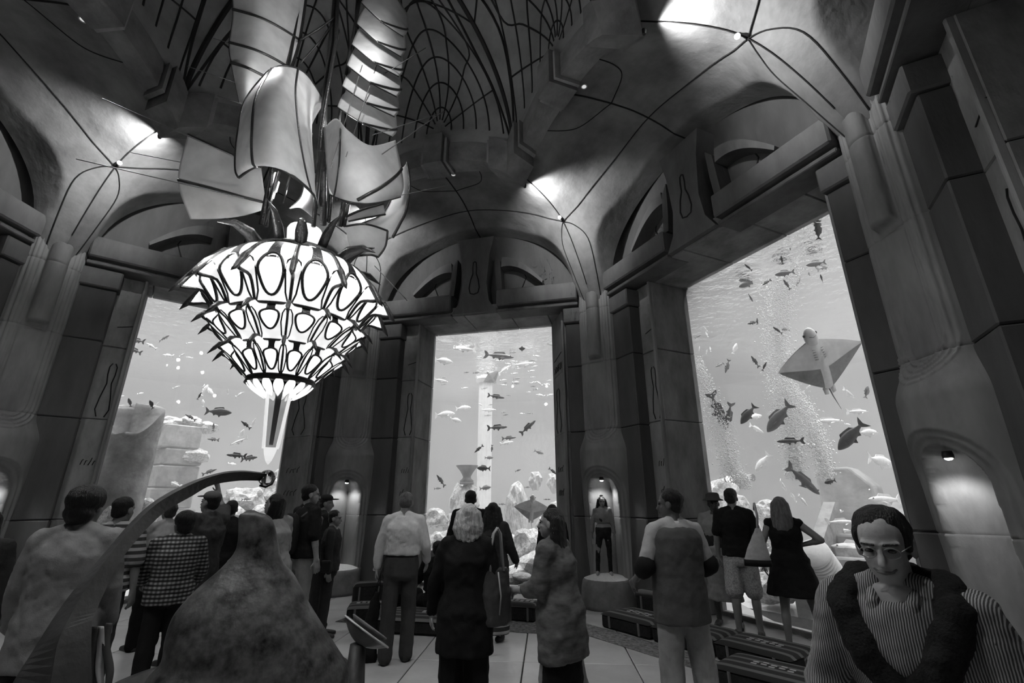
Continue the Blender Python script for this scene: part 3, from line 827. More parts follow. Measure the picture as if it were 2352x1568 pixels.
CAM_F = Vector((0, cos(PITCH), sin(PITCH))); CAM_U = Vector((0, -sin(PITCH), cos(PITCH))); CAM_R = Vector((1, 0, 0))
FRND = random.Random(5)
NFISH = 0
def fish(bay, px, py, ln, ang, tone, kind='s', depth=None, label=None, group=None):
    global NFISH
    if depth is None: depth = {'d': .9, 'm': 1.8, 'p': 3.2, 'w': 2.2}[tone] + FRND.uniform(-.4, .8)
    p = tank_at(px, py, bay, depth); ray_d = (p - EYEV).normalized()
    # image-plane axes at this point
    a = radians(ang); yawd = FRND.uniform(-.45, .45)
    X = (CAM_R * cos(a) + CAM_U * sin(a) + ray_d * yawd).normalized()
    up = Vector((0, 0, 1)) if abs(X.z) < .8 else CAM_R
    Y = up.cross(X).normalized()
    if Y.dot(ray_d) < 0: pass
    Z = X.cross(Y); L_ = px2m(ln, p) / max(.55, sqrt(1 - min(.6, yawd * yawd) * .8))
    M = Matrix((X, Y, Z)).transposed().to_4x4() @ Matrix.Scale(L_, 4); M.translation = p
    word = {'d': 'dark', 'm': 'grey', 'p': 'pale', 'w': 'white'}[tone]
    size = 'small' if ln < 24 else ('mid-sized' if ln < 44 else 'large')
    zone = 'high' if py < 800 else ('midway up' if py < 1010 else 'low')
    lab = label or '%s %s %s fish swimming %s in the %s window' % (size, word, 'deep-bodied' if kind == 'g' else 'slim', zone, WIN[bay])
    grp = group or '%s %s fish %s in the %s window' % (size, word, zone, WIN[bay])
    NFISH += 1
    if ln < 34:
        o = link('fish', FM[kind, tone]['whole'], None); o.matrix_world = M; return tag(o, lab, 'fish', grp)
    o = thing('fish', lab, 'fish', group=grp); o.matrix_world = M
    for nm in ('body', 'tail_fin', 'dorsal_fin', 'belly_fin', 'side_fin', 'eye'): link(nm, FM[kind, tone][nm], o)
    return o
def many(bay, ox, oy, sc, rows):
    for r in rows:
        x, y, ln, ang, tone = r[:5]; kind = r[5] if len(r) > 5 and isinstance(r[5], str) and len(r[5]) == 1 else 's'
        lab = r[6] if len(r) > 6 else None
        fish(bay, ox + x / sc, oy + y / sc, ln, ang, tone, kind, None, lab)
many('left', 190, 660, 3.015, [
    (425, 262, 28, 5, 'p'), (372, 368, 42, 172, 'd', 's', 'dark fish by the frame, upper of two, high in the left window'), (358, 435, 38, 158, 'd', 's', 'dark fish by the frame, lower of two, high in the left window'),
    (475, 405, 26, 150, 'w'), (925, 315, 38, -12, 'w', 'g', 'white deep-bodied fish beside the chandelier horns, left window'), (845, 228, 27, 178, 'p'), (565, 350, 28, 30, 'm'), (590, 470, 26, 175, 'p'),
    (688, 468, 16, 30, 'p'), (740, 385, 12, 10, 'p'), (740, 485, 12, 170, 'p'), (400, 735, 18, 12, 'p'), (325, 795, 20, 105, 'd', 'g'), (475, 808, 21, 110, 'd', 'g'), (520, 803, 12, 40, 'w'), (845, 710, 26, 60, 'w', 'g'),
    (808, 750, 16, 60, 'd'), (870, 715, 30, -40, 'p', 'g'), (832, 800, 16, 90, 'p', 'g'), (945, 862, 47, -4, 'd', 'g', 'dark deep-bodied fish swimming right, alone in the left window'), (745, 898, 25, 150, 'd'), (905, 965, 20, 85, 'm'),
    (1128, 950, 25, 140, 'd'), (1182, 935, 22, 62, 'p'), (902, 1052, 28, 175, 'm'), (1078, 1068, 40, 204, 'w', 's', 'white slim fish left of the crystal blade, left window'), (1100, 1010, 22, 60, 'p', 'g'),
    (1062, 1163, 44, 176, 'd', 's', 'dark slim fish, left of a pair above the bronze arch'), (1155, 1182, 42, 8, 'd', 's', 'dark slim fish, right of a pair above the bronze arch'), (1035, 1222, 22, -5, 'w'), (640, 1360, 32, 158, 'p'), (880, 1275, 30, 20, 'm'),
    (1135, 1465, 22, 5, 'm'), (1005, 720, 13, 90, 'p', 'g'), (650, 690, 14, 20, 'p'), (1040, 520, 16, 10, 'p'), (250, 755, 20, 5, 'p'), (1090, 740, 24, 30, 'p')])
many('center', 980, 730, 4.9, [
    (165, 215, 32, 178, 'w', 'g'), (420, 352, 52, 178, 'w', 's', 'white slim fish swimming left near the top of the middle window'), (380, 415, 46, 176, 'p', 's', 'pale fish just below the white one high in the middle window'),
    (195, 485, 40, -10, 'w', 'g', 'white deep-bodied fish by the left frame of the middle window'), (820, 428, 66, -6, 'm', 's', 'big grey tuna-like fish near the top of the middle window'), (1080, 285, 60, 4, 'p', 's', 'long pale fish near the top right of the middle window'),
    (870, 260, 26, 100, 'w', 'g'), (1240, 170, 26, 80, 'p', 'g'), (1370, 275, 30, -30, 'w', 'g'), (1100, 522, 54, 5, 'p', 's', 'pale fish below the small dark ray, middle window'), (880, 580, 34, 35, 'w'),
    (160, 705, 36, -12, 'w', 's', 'silver fish touching the left frame of the middle window'), (785, 885, 38, -10, 'd', 's', 'dark slim fish in front of the fluted column top'), (1265, 735, 18, 145, 'w'), (1280, 870, 20, 170, 'w'), (415, 1015, 34, 5, 'p', 'g'),
    (210, 1085, 42, 5, 'p', 'g'), (330, 1150, 26, -15, 'p', 'g'), (695, 1035, 36, 0, 'p', 's'), (800, 1232, 44, 3, 'd', 's', 'dark fish crossing the fluted column, middle window'), (1145, 1225, 44, 42, 'd', 's', 'dark fish rising to the right in the middle window'),
    (930, 1350, 32, 5, 'm'), (905, 1405, 30, 10, 'p'), (585, 1475, 25, 220, 'd'), (733, 1470, 17, 265, 'd'), (1265, 1510, 22, -20, 'm', 'g'), (605, 975, 12, 150, 'w')])
many('center', 960, 1000, 4.126, [(215, 425, 32, 125, 'd'), (190, 500, 17, 5, 'm'), (620, 310, 30, 178, 'd', 'g'), (675, 210, 19, 0, 'm', 'g'), (640, 495, 26, 8, 'm', 'g'), (950, 330, 14, 20, 'm'), (1040, 490, 14, 5, 'm'), (1240, 605, 9, 0, 'd'), (1212, 605, 9, 0, 'd'), (800, 650, 16, 0, 'm'), (1280, 340, 24, -40, 'd')])
for i in range(58):
    x, y = FRND.uniform(640, 1430), FRND.uniform(430, 1100)
    if FRND.random() < .4: x, y = FRND.uniform(110, 1400), FRND.uniform(220, 800)
    fish('center', 980 + x / 4.9, 730 + y / 4.9, FRND.uniform(9, 17), FRND.choice((8, 5, 175, 12, -5)), FRND.choice('mmpp'), 's', FRND.uniform(2, 5), 'tiny slim fish of the shoal filling the upper middle window', 'shoal in the upper middle window')
many('right', 1560, 490, 3.5636, [
    (415, 490, 31, 178, 'w'), (480, 435, 21, 40, 'p'), (565, 440, 21, 140, 'd'), (385, 595, 21, 10, 'p'), (560, 570, 46, 205, 'd', 'g', 'black deep-bodied fish at the upper left of the right window'), (585, 690, 21, -60, 'd'), (485, 780, 21, 15, 'p'), (600, 895, 27, 192, 'd'),
    (638, 880, 15, 90, 'd'), (805, 955, 26, 145, 'd'), (865, 950, 23, 178, 'm'), (715, 565, 24, 212, 'd'), (880, 580, 26, 125, 'd'), (770, 460, 36, 5, 'p'), (860, 490, 36, 190, 'd', 'g', 'dark fish at the heart of the shoal, right window'), (930, 470, 36, 0, 'm', 's'), (830, 520, 30, 178, 'm'),
    (1040, 530, 38, 202, 'p', 's'), (975, 560, 19, 60, 'm'), (1165, 530, 19, 108, 'd'), (840, 380, 20, 100, 'd'), (920, 395, 25, 15, 'm'), (1000, 390, 28, 8, 'm'), (1040, 320, 36, 28, 'm', 's'), (1120, 345, 33, 0, 'w'), (1220, 355, 33, 178, 'p'), (1115, 412, 36, 190, 'd', 'g', 'dark fish at the right side of the shoal, right window'),
    (1190, 440, 40, 18, 'm', 's'), (1090, 480, 21, 40, 'm'), (1135, 140, 40, 95, 'd', 'g', 'dark fish swimming straight up at the top of the right window'), (1190, 180, 25, 18, 'm'), (890, 210, 23, 58, 'm'), (915, 245, 25, 80, 'd'), (1000, 200, 27, 28, 'm'), (1070, 140, 22, 10, 'w'), (740, 290, 17, 20, 'd'), (910, 325, 13, 70, 'm'),
    (795, 710, 18, 190, 'm'), (140, 920, 12, 130, 'w'), (180, 940, 12, 130, 'w'), (215, 945, 12, 132, 'w'), (225, 990, 12, 115, 'w'), (155, 1005, 17, 25, 'm'), (165, 1105, 11, 80, 'w'), (225, 1130, 11, 75, 'w'), (255, 1110, 11, 100, 'w'), (180, 610, 24, 100, 'p', 'g'), (145, 815, 25, 95, 'p', 'g'), (375, 765, 22, 60, 'p', 'g'), (455, 1105, 26, 70, 'p', 'g'),
    (392, 1252, 32, 255, 'd'), (330, 1240, 23, 205, 'm'), (620, 1210, 30, 125, 'd'), (698, 1250, 21, 65, 'd')])
many('right', 1600, 880, 3.92, [
    (190, 255, 90, -70, 'd', 's', 'big dark fish diving at the left edge of the right window'), (285, 300, 62, 258, 'd', 's', 'slender dark fish diving beside the bigger one at the left edge'), (460, 285, 52, 232, 'd', 'g', 'dark fish diving to the left, between two bubble streams'), (735, 315, 76, 232, 'd', 'g', 'large dark fish in front of the bubble column, tail up'),
    (840, 520, 52, 182, 'd', 's', 'dark flat-lying fish in front of the bubble column'), (1385, 480, 76, 228, 'd', 'g', 'large dark fish below the ray, near the right jamb'), (590, 720, 50, 235, 'p', 'g', 'pale forked-tail fish diving left of the bubble column'), (965, 875, 94, -42, 'd', 's', 'largest dark fish plunging towards the stone block'),
    (1200, 885, 28, 195, 'd', 'g'), (1180, 340, 58, 0, 'p', 's', 'pale fish swimming right below the ray tail'), (1450, 255, 52, 0, 'p', 's', 'pale fish near the right jamb below the ray'), (1545, 445, 50, 0, 'p', 'g', 'pale deep-bodied fish touching the right jamb'), (540, 410, 40, -30, 'p', 's'), (530, 300, 32, 10, 'p', 'g'), (1360, 370, 17, -10, 'w'),
    (1660, 705, 70, -18, 'p', 'g', 'big pale fish beside the right jamb above the stone block'), (1010, 555, 36, 0, 'p'), (1690, 1045, 84, 180, 'p', 's', 'long pale fish behind the head of the smiling man'), (960, 1060, 32, -50, 'p'), (1220, 1150, 58, 0, 'p', 's', 'pale fish above the stairs, upper of a stack'), (1300, 1250, 62, 0, 'p', 's', 'pale fish above the stairs, middle of a stack'),
    (1300, 1325, 42, 0, 'p', 's'), (1420, 1475, 104, 178, 'p', 's', 'largest pale fish hovering over the stone stairs'), (1530, 75, 28, 80, 'm', 'g'), (1370, 90, 38, -42, 'p'), (875, 1030, 30, 120, 'p'), (780, 920, 30, 300, 'p')])
fish('right', 1990, 1400, 62, 182, 'p', 'g', .5, 'pale rounded fish resting low beside the stairs')
fish('right', 2010, 1305, 64, 180, 'p', 'g', .5, 'pale blunt-headed fish beside the smiling man')

# ================================================================== RAYS
def ray_fish(name, label, bay, c, head, wing, span_px, depth, m0, m1):
    p = tank_at(c[0], c[1], bay, depth); X = (CAM_R * wing[0] + CAM_U * wing[1]).normalized(); Y = (CAM_R * head[0] + CAM_U * head[1] + CAM_F * .12).normalized(); Z = X.cross(Y).normalized(); Y = Z.cross(X)
    W = px2m(span_px / 2, p)
    M = Matrix((X, Y, Z)).transposed().to_4x4() @ Matrix.Scale(W, 4); M.translation = p
    t = thing(name, label, 'ray'); t.matrix_world = M
    def edge(u):
        a = abs(u); return (.46 - .22 * a ** .7 - .22 * a ** 2), (-.72 + .10 * a + .64 * a ** 1.25)
    def P(side):
        def f(i, j):
            u = -1 + 2 * i / 40; le, te = edge(u); v = j / 12; y = lerp(le, te, v) if abs(u) < 1 else le
            th = .13 * (1 - abs(u)) ** 1.1 * (max(0, sin(pi * (.03 + .94 * v))) ** .6) + .004
            bend = .10 * abs(u) ** 2
            return (u, y, bend + side * th)
        return f
    mb = MB(); mb.grid(P(1), 41, 13); mb.grid(P(-1), 41, 13)
    o = mb.build('body', m0, t, True)
    # dark tone along the outer wing margins, a mark of the animal's own skin
    MB().grid(lambda i, j: (lambda q: (q[0], q[1], q[2] + .004))(P(1)(22 + i, 7 + j)), 18, 6).build('wing_margin', m1, t, True)
    MB().grid(lambda i, j: (lambda q: (q[0], q[1], q[2] + .004))(P(1)(1 + i, 7 + j)), 18, 6).build('wing_margin', m1, t, True)
    hb = MB(); hb.ball((0, .48, .02), (.15, .24, .10), 18, 12); hb.build('head', m0, t, True)
    for s in (-1, 1):
        MB().ball((s * .14, .56, .03), (.025, .035, .03), 10, 8).build('eye', EYE_MAT, t, True)
        for k in range(5): MB().tube([(s * .07, .22 - .055 * k, .128 + .004 * k), (s * .13, .225 - .055 * k, .115)], .008, 5).build('gill_slit', m1, t, True)
        MB().prism([(s * .02, -.62), (s * .14, -.68), (s * .13, -.82), (s * .05, -.84)], 0, .02, 'z').build('pelvic_fin', m0, t, True)
    MB().tube([(-.08, .52, .115), (0, .49, .122), (.08, .52, .115)], .008, 6).build('mouth', m1, t, True)
    MB().tube([(0, -.66, .0), (.03, -.9, .0), (.10, -1.25, 0)], [.022, .014, .004], 6).build('tail', m1, t, True)
    return t
EYE_MAT = mat('fish_eye', .01, .2)
ray_fish('ray', 'big ray gliding belly-on behind the right window, thin tail trailing', 'right', (1878, 822), (-50, 130), (193, 72), 206, 1.0, mat('ray_skin', .72, .5, .15, 4), mat('ray_margin', .22, .5, .3, 6))
ray_fish('ray', 'pale ray tilted on edge near the bottom of the middle window', 'center', (1222, 1165), (30, 90), (130, -10), 84, 1.0, mat('pale_ray_skin', .55, .5, .2, 4), mat('pale_ray_margin', .30, .5, .3, 6))
ray_fish('ray', 'white ray flapping in the upper part of the middle window', 'center', (1128, 865), (-40, 40), (70, 50), 44, 2.0, FISH_M['w'], FISH_M['p'])
ray_fish('ray', 'tiny dark ray seen end-on in the upper middle window', 'center', (1199, 800), (0, 60), (60, 0), 16, 1.2, FISH_M['d'], FISH_M['d'])
# ================================================================== THE CHANDELIER
CH = thing('chandelier', 'large glowing shell-shaped glass chandelier with horned tiers and tall curled sails', 'chandelier', (C0.x, C0.y, 1.95))
CHO = Vector((C0.x, C0.y, 1.95))
_fr = -Vector((C0.x, C0.y, 0)).normalized()
PHI_F = math.atan2(_fr.y, _fr.x)
H_AX = sqrt(C0.x ** 2 + C0.y ** 2)
def CP(x, y, off=0.0): return ath(x, y, H_AX - off) - CHO      # photo pixel -> chandelier space, off metres nearer than its axis
def ch_part(mb, name, m, smooth=True, parent=None): return mb.build(name, m, parent or CH, smooth)
def glow_mat(name, e, amt, scale):
    m = mat(name, 0.75, 0.25, 0.1, scale)
    nt = m.node_tree; N = nt.nodes; L = nt.links; b = N['Principled BSDF']
    tc = N.new('ShaderNodeTexCoord'); n = N.new('ShaderNodeTexNoise'); n.inputs['Scale'].default_value = scale; n.inputs['Detail'].default_value = 3
    r = N.new('ShaderNodeMapRange'); r.inputs['From Min'].default_value = .3; r.inputs['From Max'].default_value = .7
    r.inputs['To Min'].default_value = e * (1 - amt); r.inputs['To Max'].default_value = e * (1 + amt)
    L.new(tc.outputs['Object'], n.inputs['Vector']); L.new(n.outputs[0], r.inputs['Value']); L.new(r.outputs[0], b.inputs['Emission Strength'])
    b.inputs['Emission Color'].default_value = (1, 1, 1, 1)
    return m
M_PANEL = glow_mat('lit_shell_glass', 0.95, 0.22, 5.0)
M_OVAL = glow_mat('lit_oval_glass', 1.25, 0.08, 6.0)
M_IRON = mat('chandelier_iron', 0.018, 0.35, 0.3, 20, bump=0.3, bscale=60, spec=0.6)
NL = 14
LH = pi / NL
TIERS = [
    dict(c=[(.46, 3.86), (.64, 3.77), (.745, 3.62), (.73, 3.43), (.60, 3.22)], s=[(.46, 3.86), (.64, 3.76), (.78, 3.61), (.90, 3.40), (.73, 3.40), (.60, 3.22)], ov=(.72, .20, .58), r=.013),
    dict(c=[(.58, 3.25), (.60, 3.16), (.57, 3.06), (.43, 2.95)], s=[(.58, 3.25), (.64, 3.23), (.70, 3.17), (.58, 3.10), (.43, 2.95)], ov=(.56, .23, .54), r=.010),
    dict(c=[(.43, 2.97), (.42, 2.88), (.37, 2.78), (.28, 2.69)], s=[(.43, 2.97), (.49, 2.97), (.535, 2.92), (.42, 2.86), (.28, 2.69)], ov=(.60, .26, .58), r=.009)]
def tierP(T, w, t, out=0.0):
    """w -1..1 across a lobe, t 0 top .. 1 bottom"""
    k = abs(w) ** 2.6
    rc, zc = poly_at(T['c'], t); rs_, zs = poly_at(T['s'], t)
    r = lerp(rc, rs_, k) + out; z = lerp(zc, zs, k) - 1.95
    a = w * LH
    return Vector((r * sin(a), -r * cos(a), z))
lob = []
for ti, T in enumerate(TIERS):
    g = shared(MB().grid(lambda i, j: tierP(T, -1 + i / 8, j / 18), 17, 19), 'glass_panel', M_PANEL, True)
    tc_, tw_, ww = T['ov']
    ring = [(ww * cos(q), tc_ + tw_ * sin(q)) for q in [2 * pi * i / 28 for i in range(28)]]
    om = MB(); vs = [tierP(T, 0, tc_, .010)]
    for f_ in (.5, 1.0):
        vs += [tierP(T, a * f_, tc_ + (b_ - tc_) * f_, .010) for a, b_ in ring]
    fs = [(0, 1 + i, 1 + (i + 1) % 28) for i in range(28)] + [(1 + i, 29 + i, 29 + (i + 1) % 28, 1 + (i + 1) % 28) for i in range(28)]
    om.add(vs, fs); ov = shared(om, 'oval_glass', M_OVAL, True)
    rim = shared(MB().tube([tierP(T, a, b_, .010) for a, b_ in ring + ring[:1]], T['r'], 6), 'oval_rim', M_IRON, True)
    fm = MB()
    fm.tube([tierP(T, 1, j / 24, .004) for j in range(25)], [T['r'] * lerp(1.5, .8, abs(j / 24 - .45) * 1.5) for j in range(25)], 6)
    # dark gusset from the tier's top down to the oval
    top = tc_ - tw_
    rows = 8
    def gus(i, j):
        t = lerp(0.0, top + 0.06, j / rows); hw = lerp(.22, .13, j / rows) + (.40 * (1 - j / rows) ** 3) + .22 * (j / rows) ** 3
        return tierP(T, lerp(-hw, hw, i / 4), t, .009)
    fm.grid(gus, 5, rows + 1)
    # scalloped edge at the tier's foot
    fm.tube([tierP(T, -1 + i / 10, 1 - 0.0 * abs(i - 10) / 10, .006) for i in range(21)], T['r'] * 1.1, 6)
    # curved veins from the horn tip to the oval
    for s in (-1, 1):
        fm.tube([tierP(T, s * a, b_, .006) for a, b_ in ((.98, .60), (.86, .50), (.74, .55), (.66, .72), (.72, .9), (.9, .99))], T['r'] * .6, 5)
    fr_ = shared(fm, 'iron_frame', M_IRON, True)
    hm = MB(); tip = tierP(T, 1, .60 if ti == 0 else .5)
    d = Vector((tip.x, tip.y, 0)).normalized()
    hm.tube([tierP(T, 1, .34 if ti == 0 else .22, .006), tierP(T, 1, .48 if ti == 0 else .36, .012), tip + d * .03 + Vector((0, 0, -.015)), tip + d * .075 + Vector((0, 0, -.075))],
            [T['r'] * .9, T['r'] * 2.0, T['r'] * 1.9, .002], 7)
    horn = shared(hm, 'horn', M_IRON, True)
    lob.append((g, ov, rim, fr_, horn))
for k in range(NL):
    rz = PHI_F + pi / 2 + radians(-3) + (k + .5) * 2 * pi / NL
    for g, ov, rim, fr_, horn in lob:
        p = link('glass_panel', g, CH, rotz=rz)
        o_ = link('oval_glass', ov, CH, rotz=rz); r_ = link('oval_rim', rim, o_)
        link('iron_frame', fr_, CH, rotz=rz)
        link('horn', horn, CH, rotz=rz)
# crown: dark band with sprouting horns and lens-shaped lights
ch_part(MB().lathe([(.30, 1.80), (.44, 1.84), (.50, 1.905), (.50, 1.935), (.42, 1.99), (.20, 2.02)], 42), 'crown_band', M_IRON)
hm = MB()
hm.tube([(0, -.44, 1.93), (0, -.56, 2.0), (0, -.70, 2.02), (0, -.84, 1.95)], [.05, .055, .035, .003], 8)
h_me = shared(hm, 'crown_horn', M_IRON, True)
hm = MB(); hm.tube([(0, -.40, 1.96), (0, -.48, 2.08), (0, -.58, 2.17), (0, -.70, 2.20)], [.045, .045, .03, .003], 8)
h2_me = shared(hm, 'crown_horn', M_IRON, True)
ln_me = shared(MB().grid(lambda i, j: Vector(((.49 + .012) * sin((i / 10 - .5) * .34 * 1.0), -(.49 + .012) * cos((i / 10 - .5) * .34), 1.86 + .05 * (j / 4 - .5) * (1 - (2 * abs(i / 10 - .5)) ** 2) * 2)), 11, 5), 'crown_lens', M_OVAL, True)
for k in range(NL // 2):
    rz = PHI_F + pi / 2 + radians(-3) + k * 4 * pi / NL
    link('crown_horn', h_me, CH, rotz=rz); link('crown_horn', h2_me, CH, rotz=rz + 2 * pi / NL); link('crown_lens', ln_me, CH, rotz=rz + .22)
# foot: ragged dark ring, petals and crystal blade
ch_part(MB().lathe([(.30, .70), (.285, .735), (.27, .76), (.20, .70)], 42), 'foot_ring', M_IRON)
pm = MB(); pm.grid(lambda i, j: Vector(((i / 6 - .5) * 2 * .042 * sin(pi * (.12 + .86 * j / 10)), -(.275 - .15 * (j / 10) ** 1.6) - .012 * sin(pi * i / 6), .715 - .135 * (j / 10))), 7, 11)
petal = shared(pm, 'petal', M_OVAL, True)
for k in range(16): link('petal', petal, CH, rotz=2 * pi * k / 16)
def blade_r(z):  # z in chandelier space
    return lerp(.062, .135, min(1, z / .66)) if z > .14 else lerp(.004, .078, (z / .14) ** .6)
zs = [0, .03, .07, .11, .14, .3, .45, .6, .66]
frost = mat('frosted_crystal', 0.8, 0.4, emit=0.7)
clear = bpy.data.materials.new('clear_crystal'); clear.use_nodes = True
nt = clear.node_tree; nt.nodes.remove(nt.nodes['Principled BSDF'])
a_ = nt.nodes.new('ShaderNodeBsdfTransparent'); a_.inputs[0].default_value = (.8, .8, .8, 1); b_ = nt.nodes.new('ShaderNodeBsdfGlossy'); b_.inputs['Roughness'].default_value = .1
x_ = nt.nodes.new('ShaderNodeMixShader'); x_.inputs[0].default_value = .12
nt.links.new(a_.outputs[0], x_.inputs[1]); nt.links.new(b_.outputs[0], x_.inputs[2]); nt.links.new(x_.outputs[0], nt.nodes['Material Output'].inputs[0])
bl = MB().grid(lambda i, j: (blade_r(zs[j + 3]) * sin(i * pi / 2 + .3), blade_r(zs[j + 3]) * cos(i * pi / 2 + .3), zs[j + 3]), 4, 6, True)
ch_part(bl, 'crystal_blade', clear, False)
ch_part(MB().grid(lambda i, j: (blade_r(zs[j]) * sin(i * pi / 2 + .3), blade_r(zs[j]) * cos(i * pi / 2 + .3), zs[j]), 4, 5, True), 'crystal_tip', frost, False)
for i in range(4):
    ch_part(MB().tube([(blade_r(z) * sin(i * pi / 2 + .3), blade_r(z) * cos(i * pi / 2 + .3), z) for z in (.14, .4, .66)], .014, 6), 'crystal_edge', frost)
    a = i * pi / 2 + .3 + pi / 4
    ch_part(MB().add([(.6 * blade_r(z) * sin(a + d), .6 * blade_r(z) * cos(a + d), z) for z in (.17, .66) for d in (-.32, .32)], [(0, 1, 3, 2)]), 'dark_inlay', mat('dark_inlay', .16, .3), False)

# ---- masts and rigging
def mast(pts, r, name='mast', seg=8): return ch_part(MB().tube([CP(*p) for p in pts], r, seg), name, M_IRON)
mast([(742, 515, .1), (745, 240, .05), (765, 60, .0), (785, -160, 0)], .035)
mast([(600, 515, .15), (635, 330, -.1), (662, 150, -.2), (700, -60, -.25)], .022)
mast([(755, 510, .1), (770, 330, .1), (800, 140, .1), (838, -60, .1)], .018)
mast([(720, 520, .2), (738, 300, .2), (748, 235, .15), (772, 95, .1), (778, -80, .1)], .022)
mast([(690, 92, -.15), (730, 68, -.05), (768, 40, .05), (780, 75, .05), (772, 110, .0)], .013, 'yard')
mast([(690, 145, -.1), (735, 95, 0), (770, 45, .05)], .010, 'yard')
mast([(790, 465, .2), (780, 520, .1)], .025); mast([(800, 470, .15), (790, 520, .1)], .02)
mast([(640, 395, .1), (605, 515, .1)], .02); mast([(650, 465, .2), (667, 400, .1)], .010)
mast([(625, 395, .05), (618, 470, .05), (612, 520, .05)], .016); mast([(775, 460, .1), (790, 410, .2)], .012)
SPEAR = mat('spear_metal', 0.12, 0.4)
for a_, b_, r in [((175, 365, -.6), (560, 455, .0), .005), ((300, 350, -.6), (545, 398, -.2), .004), ((235, 226, -.7), (545, 362, -.1), .005), ((430, 152, -.4), (590, 205, -.2), .004),
               ((490, 88, -.4), (600, 120, -.2), .004), ((500, 220, -.4), (560, 240, -.2), .004), ((760, 385, .6), (832, 150, .3), .005), ((795, 360, .6), (865, 150, .3), .005),
               ((850, 190, .2), (978, 110, .3), .005), ((855, 310, .3), (1010, 260, .2), .004), ((800, 408, .5), (1020, 255, .3), .006), ((865, 460, .3), (1030, 425, .2), .004),
               ((860, 610, -.2), (935, 690, -.2), .005)]:
    ch_part(MB().tube([CP(*a_), CP(*b_)], r, 5), 'spear', SPEAR, True)

# ---- sails
sail_m = bpy.data.materials.new('sail_cloth'); sail_m.use_nodes = True
nt = sail_m.node_tree; N = nt.nodes; L = nt.links; N.remove(N['Principled BSDF'])
df = N.new('ShaderNodeBsdfDiffuse'); tl = N.new('ShaderNodeBsdfTranslucent'); mx = N.new('ShaderNodeMixShader'); mx.inputs[0].default_value = .45
tc = N.new('ShaderNodeTexCoord'); nz = N.new('ShaderNodeTexNoise'); nz.inputs['Scale'].default_value = 6; nz.inputs['Detail'].default_value = 6
rp = N.new('ShaderNodeMapRange'); rp.inputs['From Min'].default_value = .3; rp.inputs['From Max'].default_value = .7; rp.inputs['To Min'].default_value = .62; rp.inputs['To Max'].default_value = .80
L.new(tc.outputs['Object'], nz.inputs['Vector']); L.new(nz.outputs[0], rp.inputs['Value']); L.new(rp.outputs[0], df.inputs[0]); L.new(rp.outputs[0], tl.inputs[0])
L.new(df.outputs[0], mx.inputs[1]); L.new(tl.outputs[0], mx.inputs[2]); L.new(mx.outputs[0], N['Material Output'].inputs[0])
def sail(rows, lines=(), name='sail', n=(22, 26), edge=0.006):
    R = [[CP(*p) for p in r] for r in rows]
    def P(u, v):
        col = [Vector(poly_at([tuple(q) for q in r], u)) for r in R]
        return Vector(poly_at([tuple(q) for q in col], v))
    o = ch_part(MB().grid(lambda i, j: P(i / n[0], j / n[1]), n[0] + 1, n[1] + 1), name, sail_m)
    md = o.modifiers.new('thickness', 'SOLIDIFY'); md.thickness = 0.006; md.offset = 0
    for ln, r in lines:
        ch_part(MB().tube([P(*poly_at(ln, i / 24)) + Vector((0, 0, 0)) for i in range(25)], r * 1.5, 6), 'batten', M_IRON, True, o)
    return o
B = lambda u0, v0, u1, v1: [(u0, v0), ((u0 + u1) / 2, (v0 + v1) / 2), (u1, v1)]
# front hood
sail([[(600, 182, .0), (622, 160, .30), (655, 152, .36), (700, 168, .15), (745, 232, -.05)],
      [(562, 235, .15), (586, 225, .50), (640, 208, .60), (690, 215, .30), (722, 245, .05)],
      [(545, 315, .22), (577, 312, .58), (640, 300, .70), (693, 300, .38), (716, 305, .12)],
      [(541, 385, .22), (580, 372, .58), (645, 380, .70), (706, 392, .42), (722, 395, .15)],
      [(549, 408, .20), (590, 382, .52), (645, 386, .64), (716, 442, .45), (728, 475, .18)]],
     [(B(0, 0, 0, 1), .010), (B(.27, 0, .25, 1), .011), (B(.66, 0, .74, 1), .010), (B(0, 1, 1, 1), .009), (B(0, 0, 1, 0), .008)])
sail([[(716, 305, .10), (700, 240, -.05), (745, 235, -.1)], [(706, 380, .10), (695, 330, -.1), (712, 300, -.15)], [(728, 478, .15), (712, 420, -.05), (718, 380, -.1)]], [(B(0, 0, 0, 1), .008)])
# tall battened sail behind, left
sail([[(525, -90, -.25), (600, -85, -.05), (660, -60, -.1), (706, -30, -.25)], [(535, 22, -.30), (590, 38, -.10), (640, 62, -.12), (688, 92, -.25)],
      [(527, 98, -.32), (580, 113, -.12), (625, 133, -.14), (668, 158, -.25)], [(531, 144, -.32), (565, 155, -.12), (600, 172, -.14), (655, 200, -.25)],
      [(550, 236, -.30), (565, 240, -.12), (590, 250, -.14), (640, 262, -.25)]],
     [(B(0, .25, 1, .25), .012), (B(0, .5, 1, .5), .012), (B(0, .75, 1, .75), .012), (B(1, 0, 1, 1), .014), (B(0, 0, 0, 1), .004)])
# small flag sail, left
sail([[(432, 308, -.35), (490, 335, -.2), (548, 362, -.15), (600, 385, -.12)], [(409, 413, -.35), (480, 431, -.22), (555, 452, -.15), (610, 466, -.12)],
      [(437, 503, -.35), (500, 502, -.22), (560, 495, -.15), (610, 480, -.12)]], [(B(0, .5, 1, .5), .011), (B(0, 0, 1, 0), .008)])
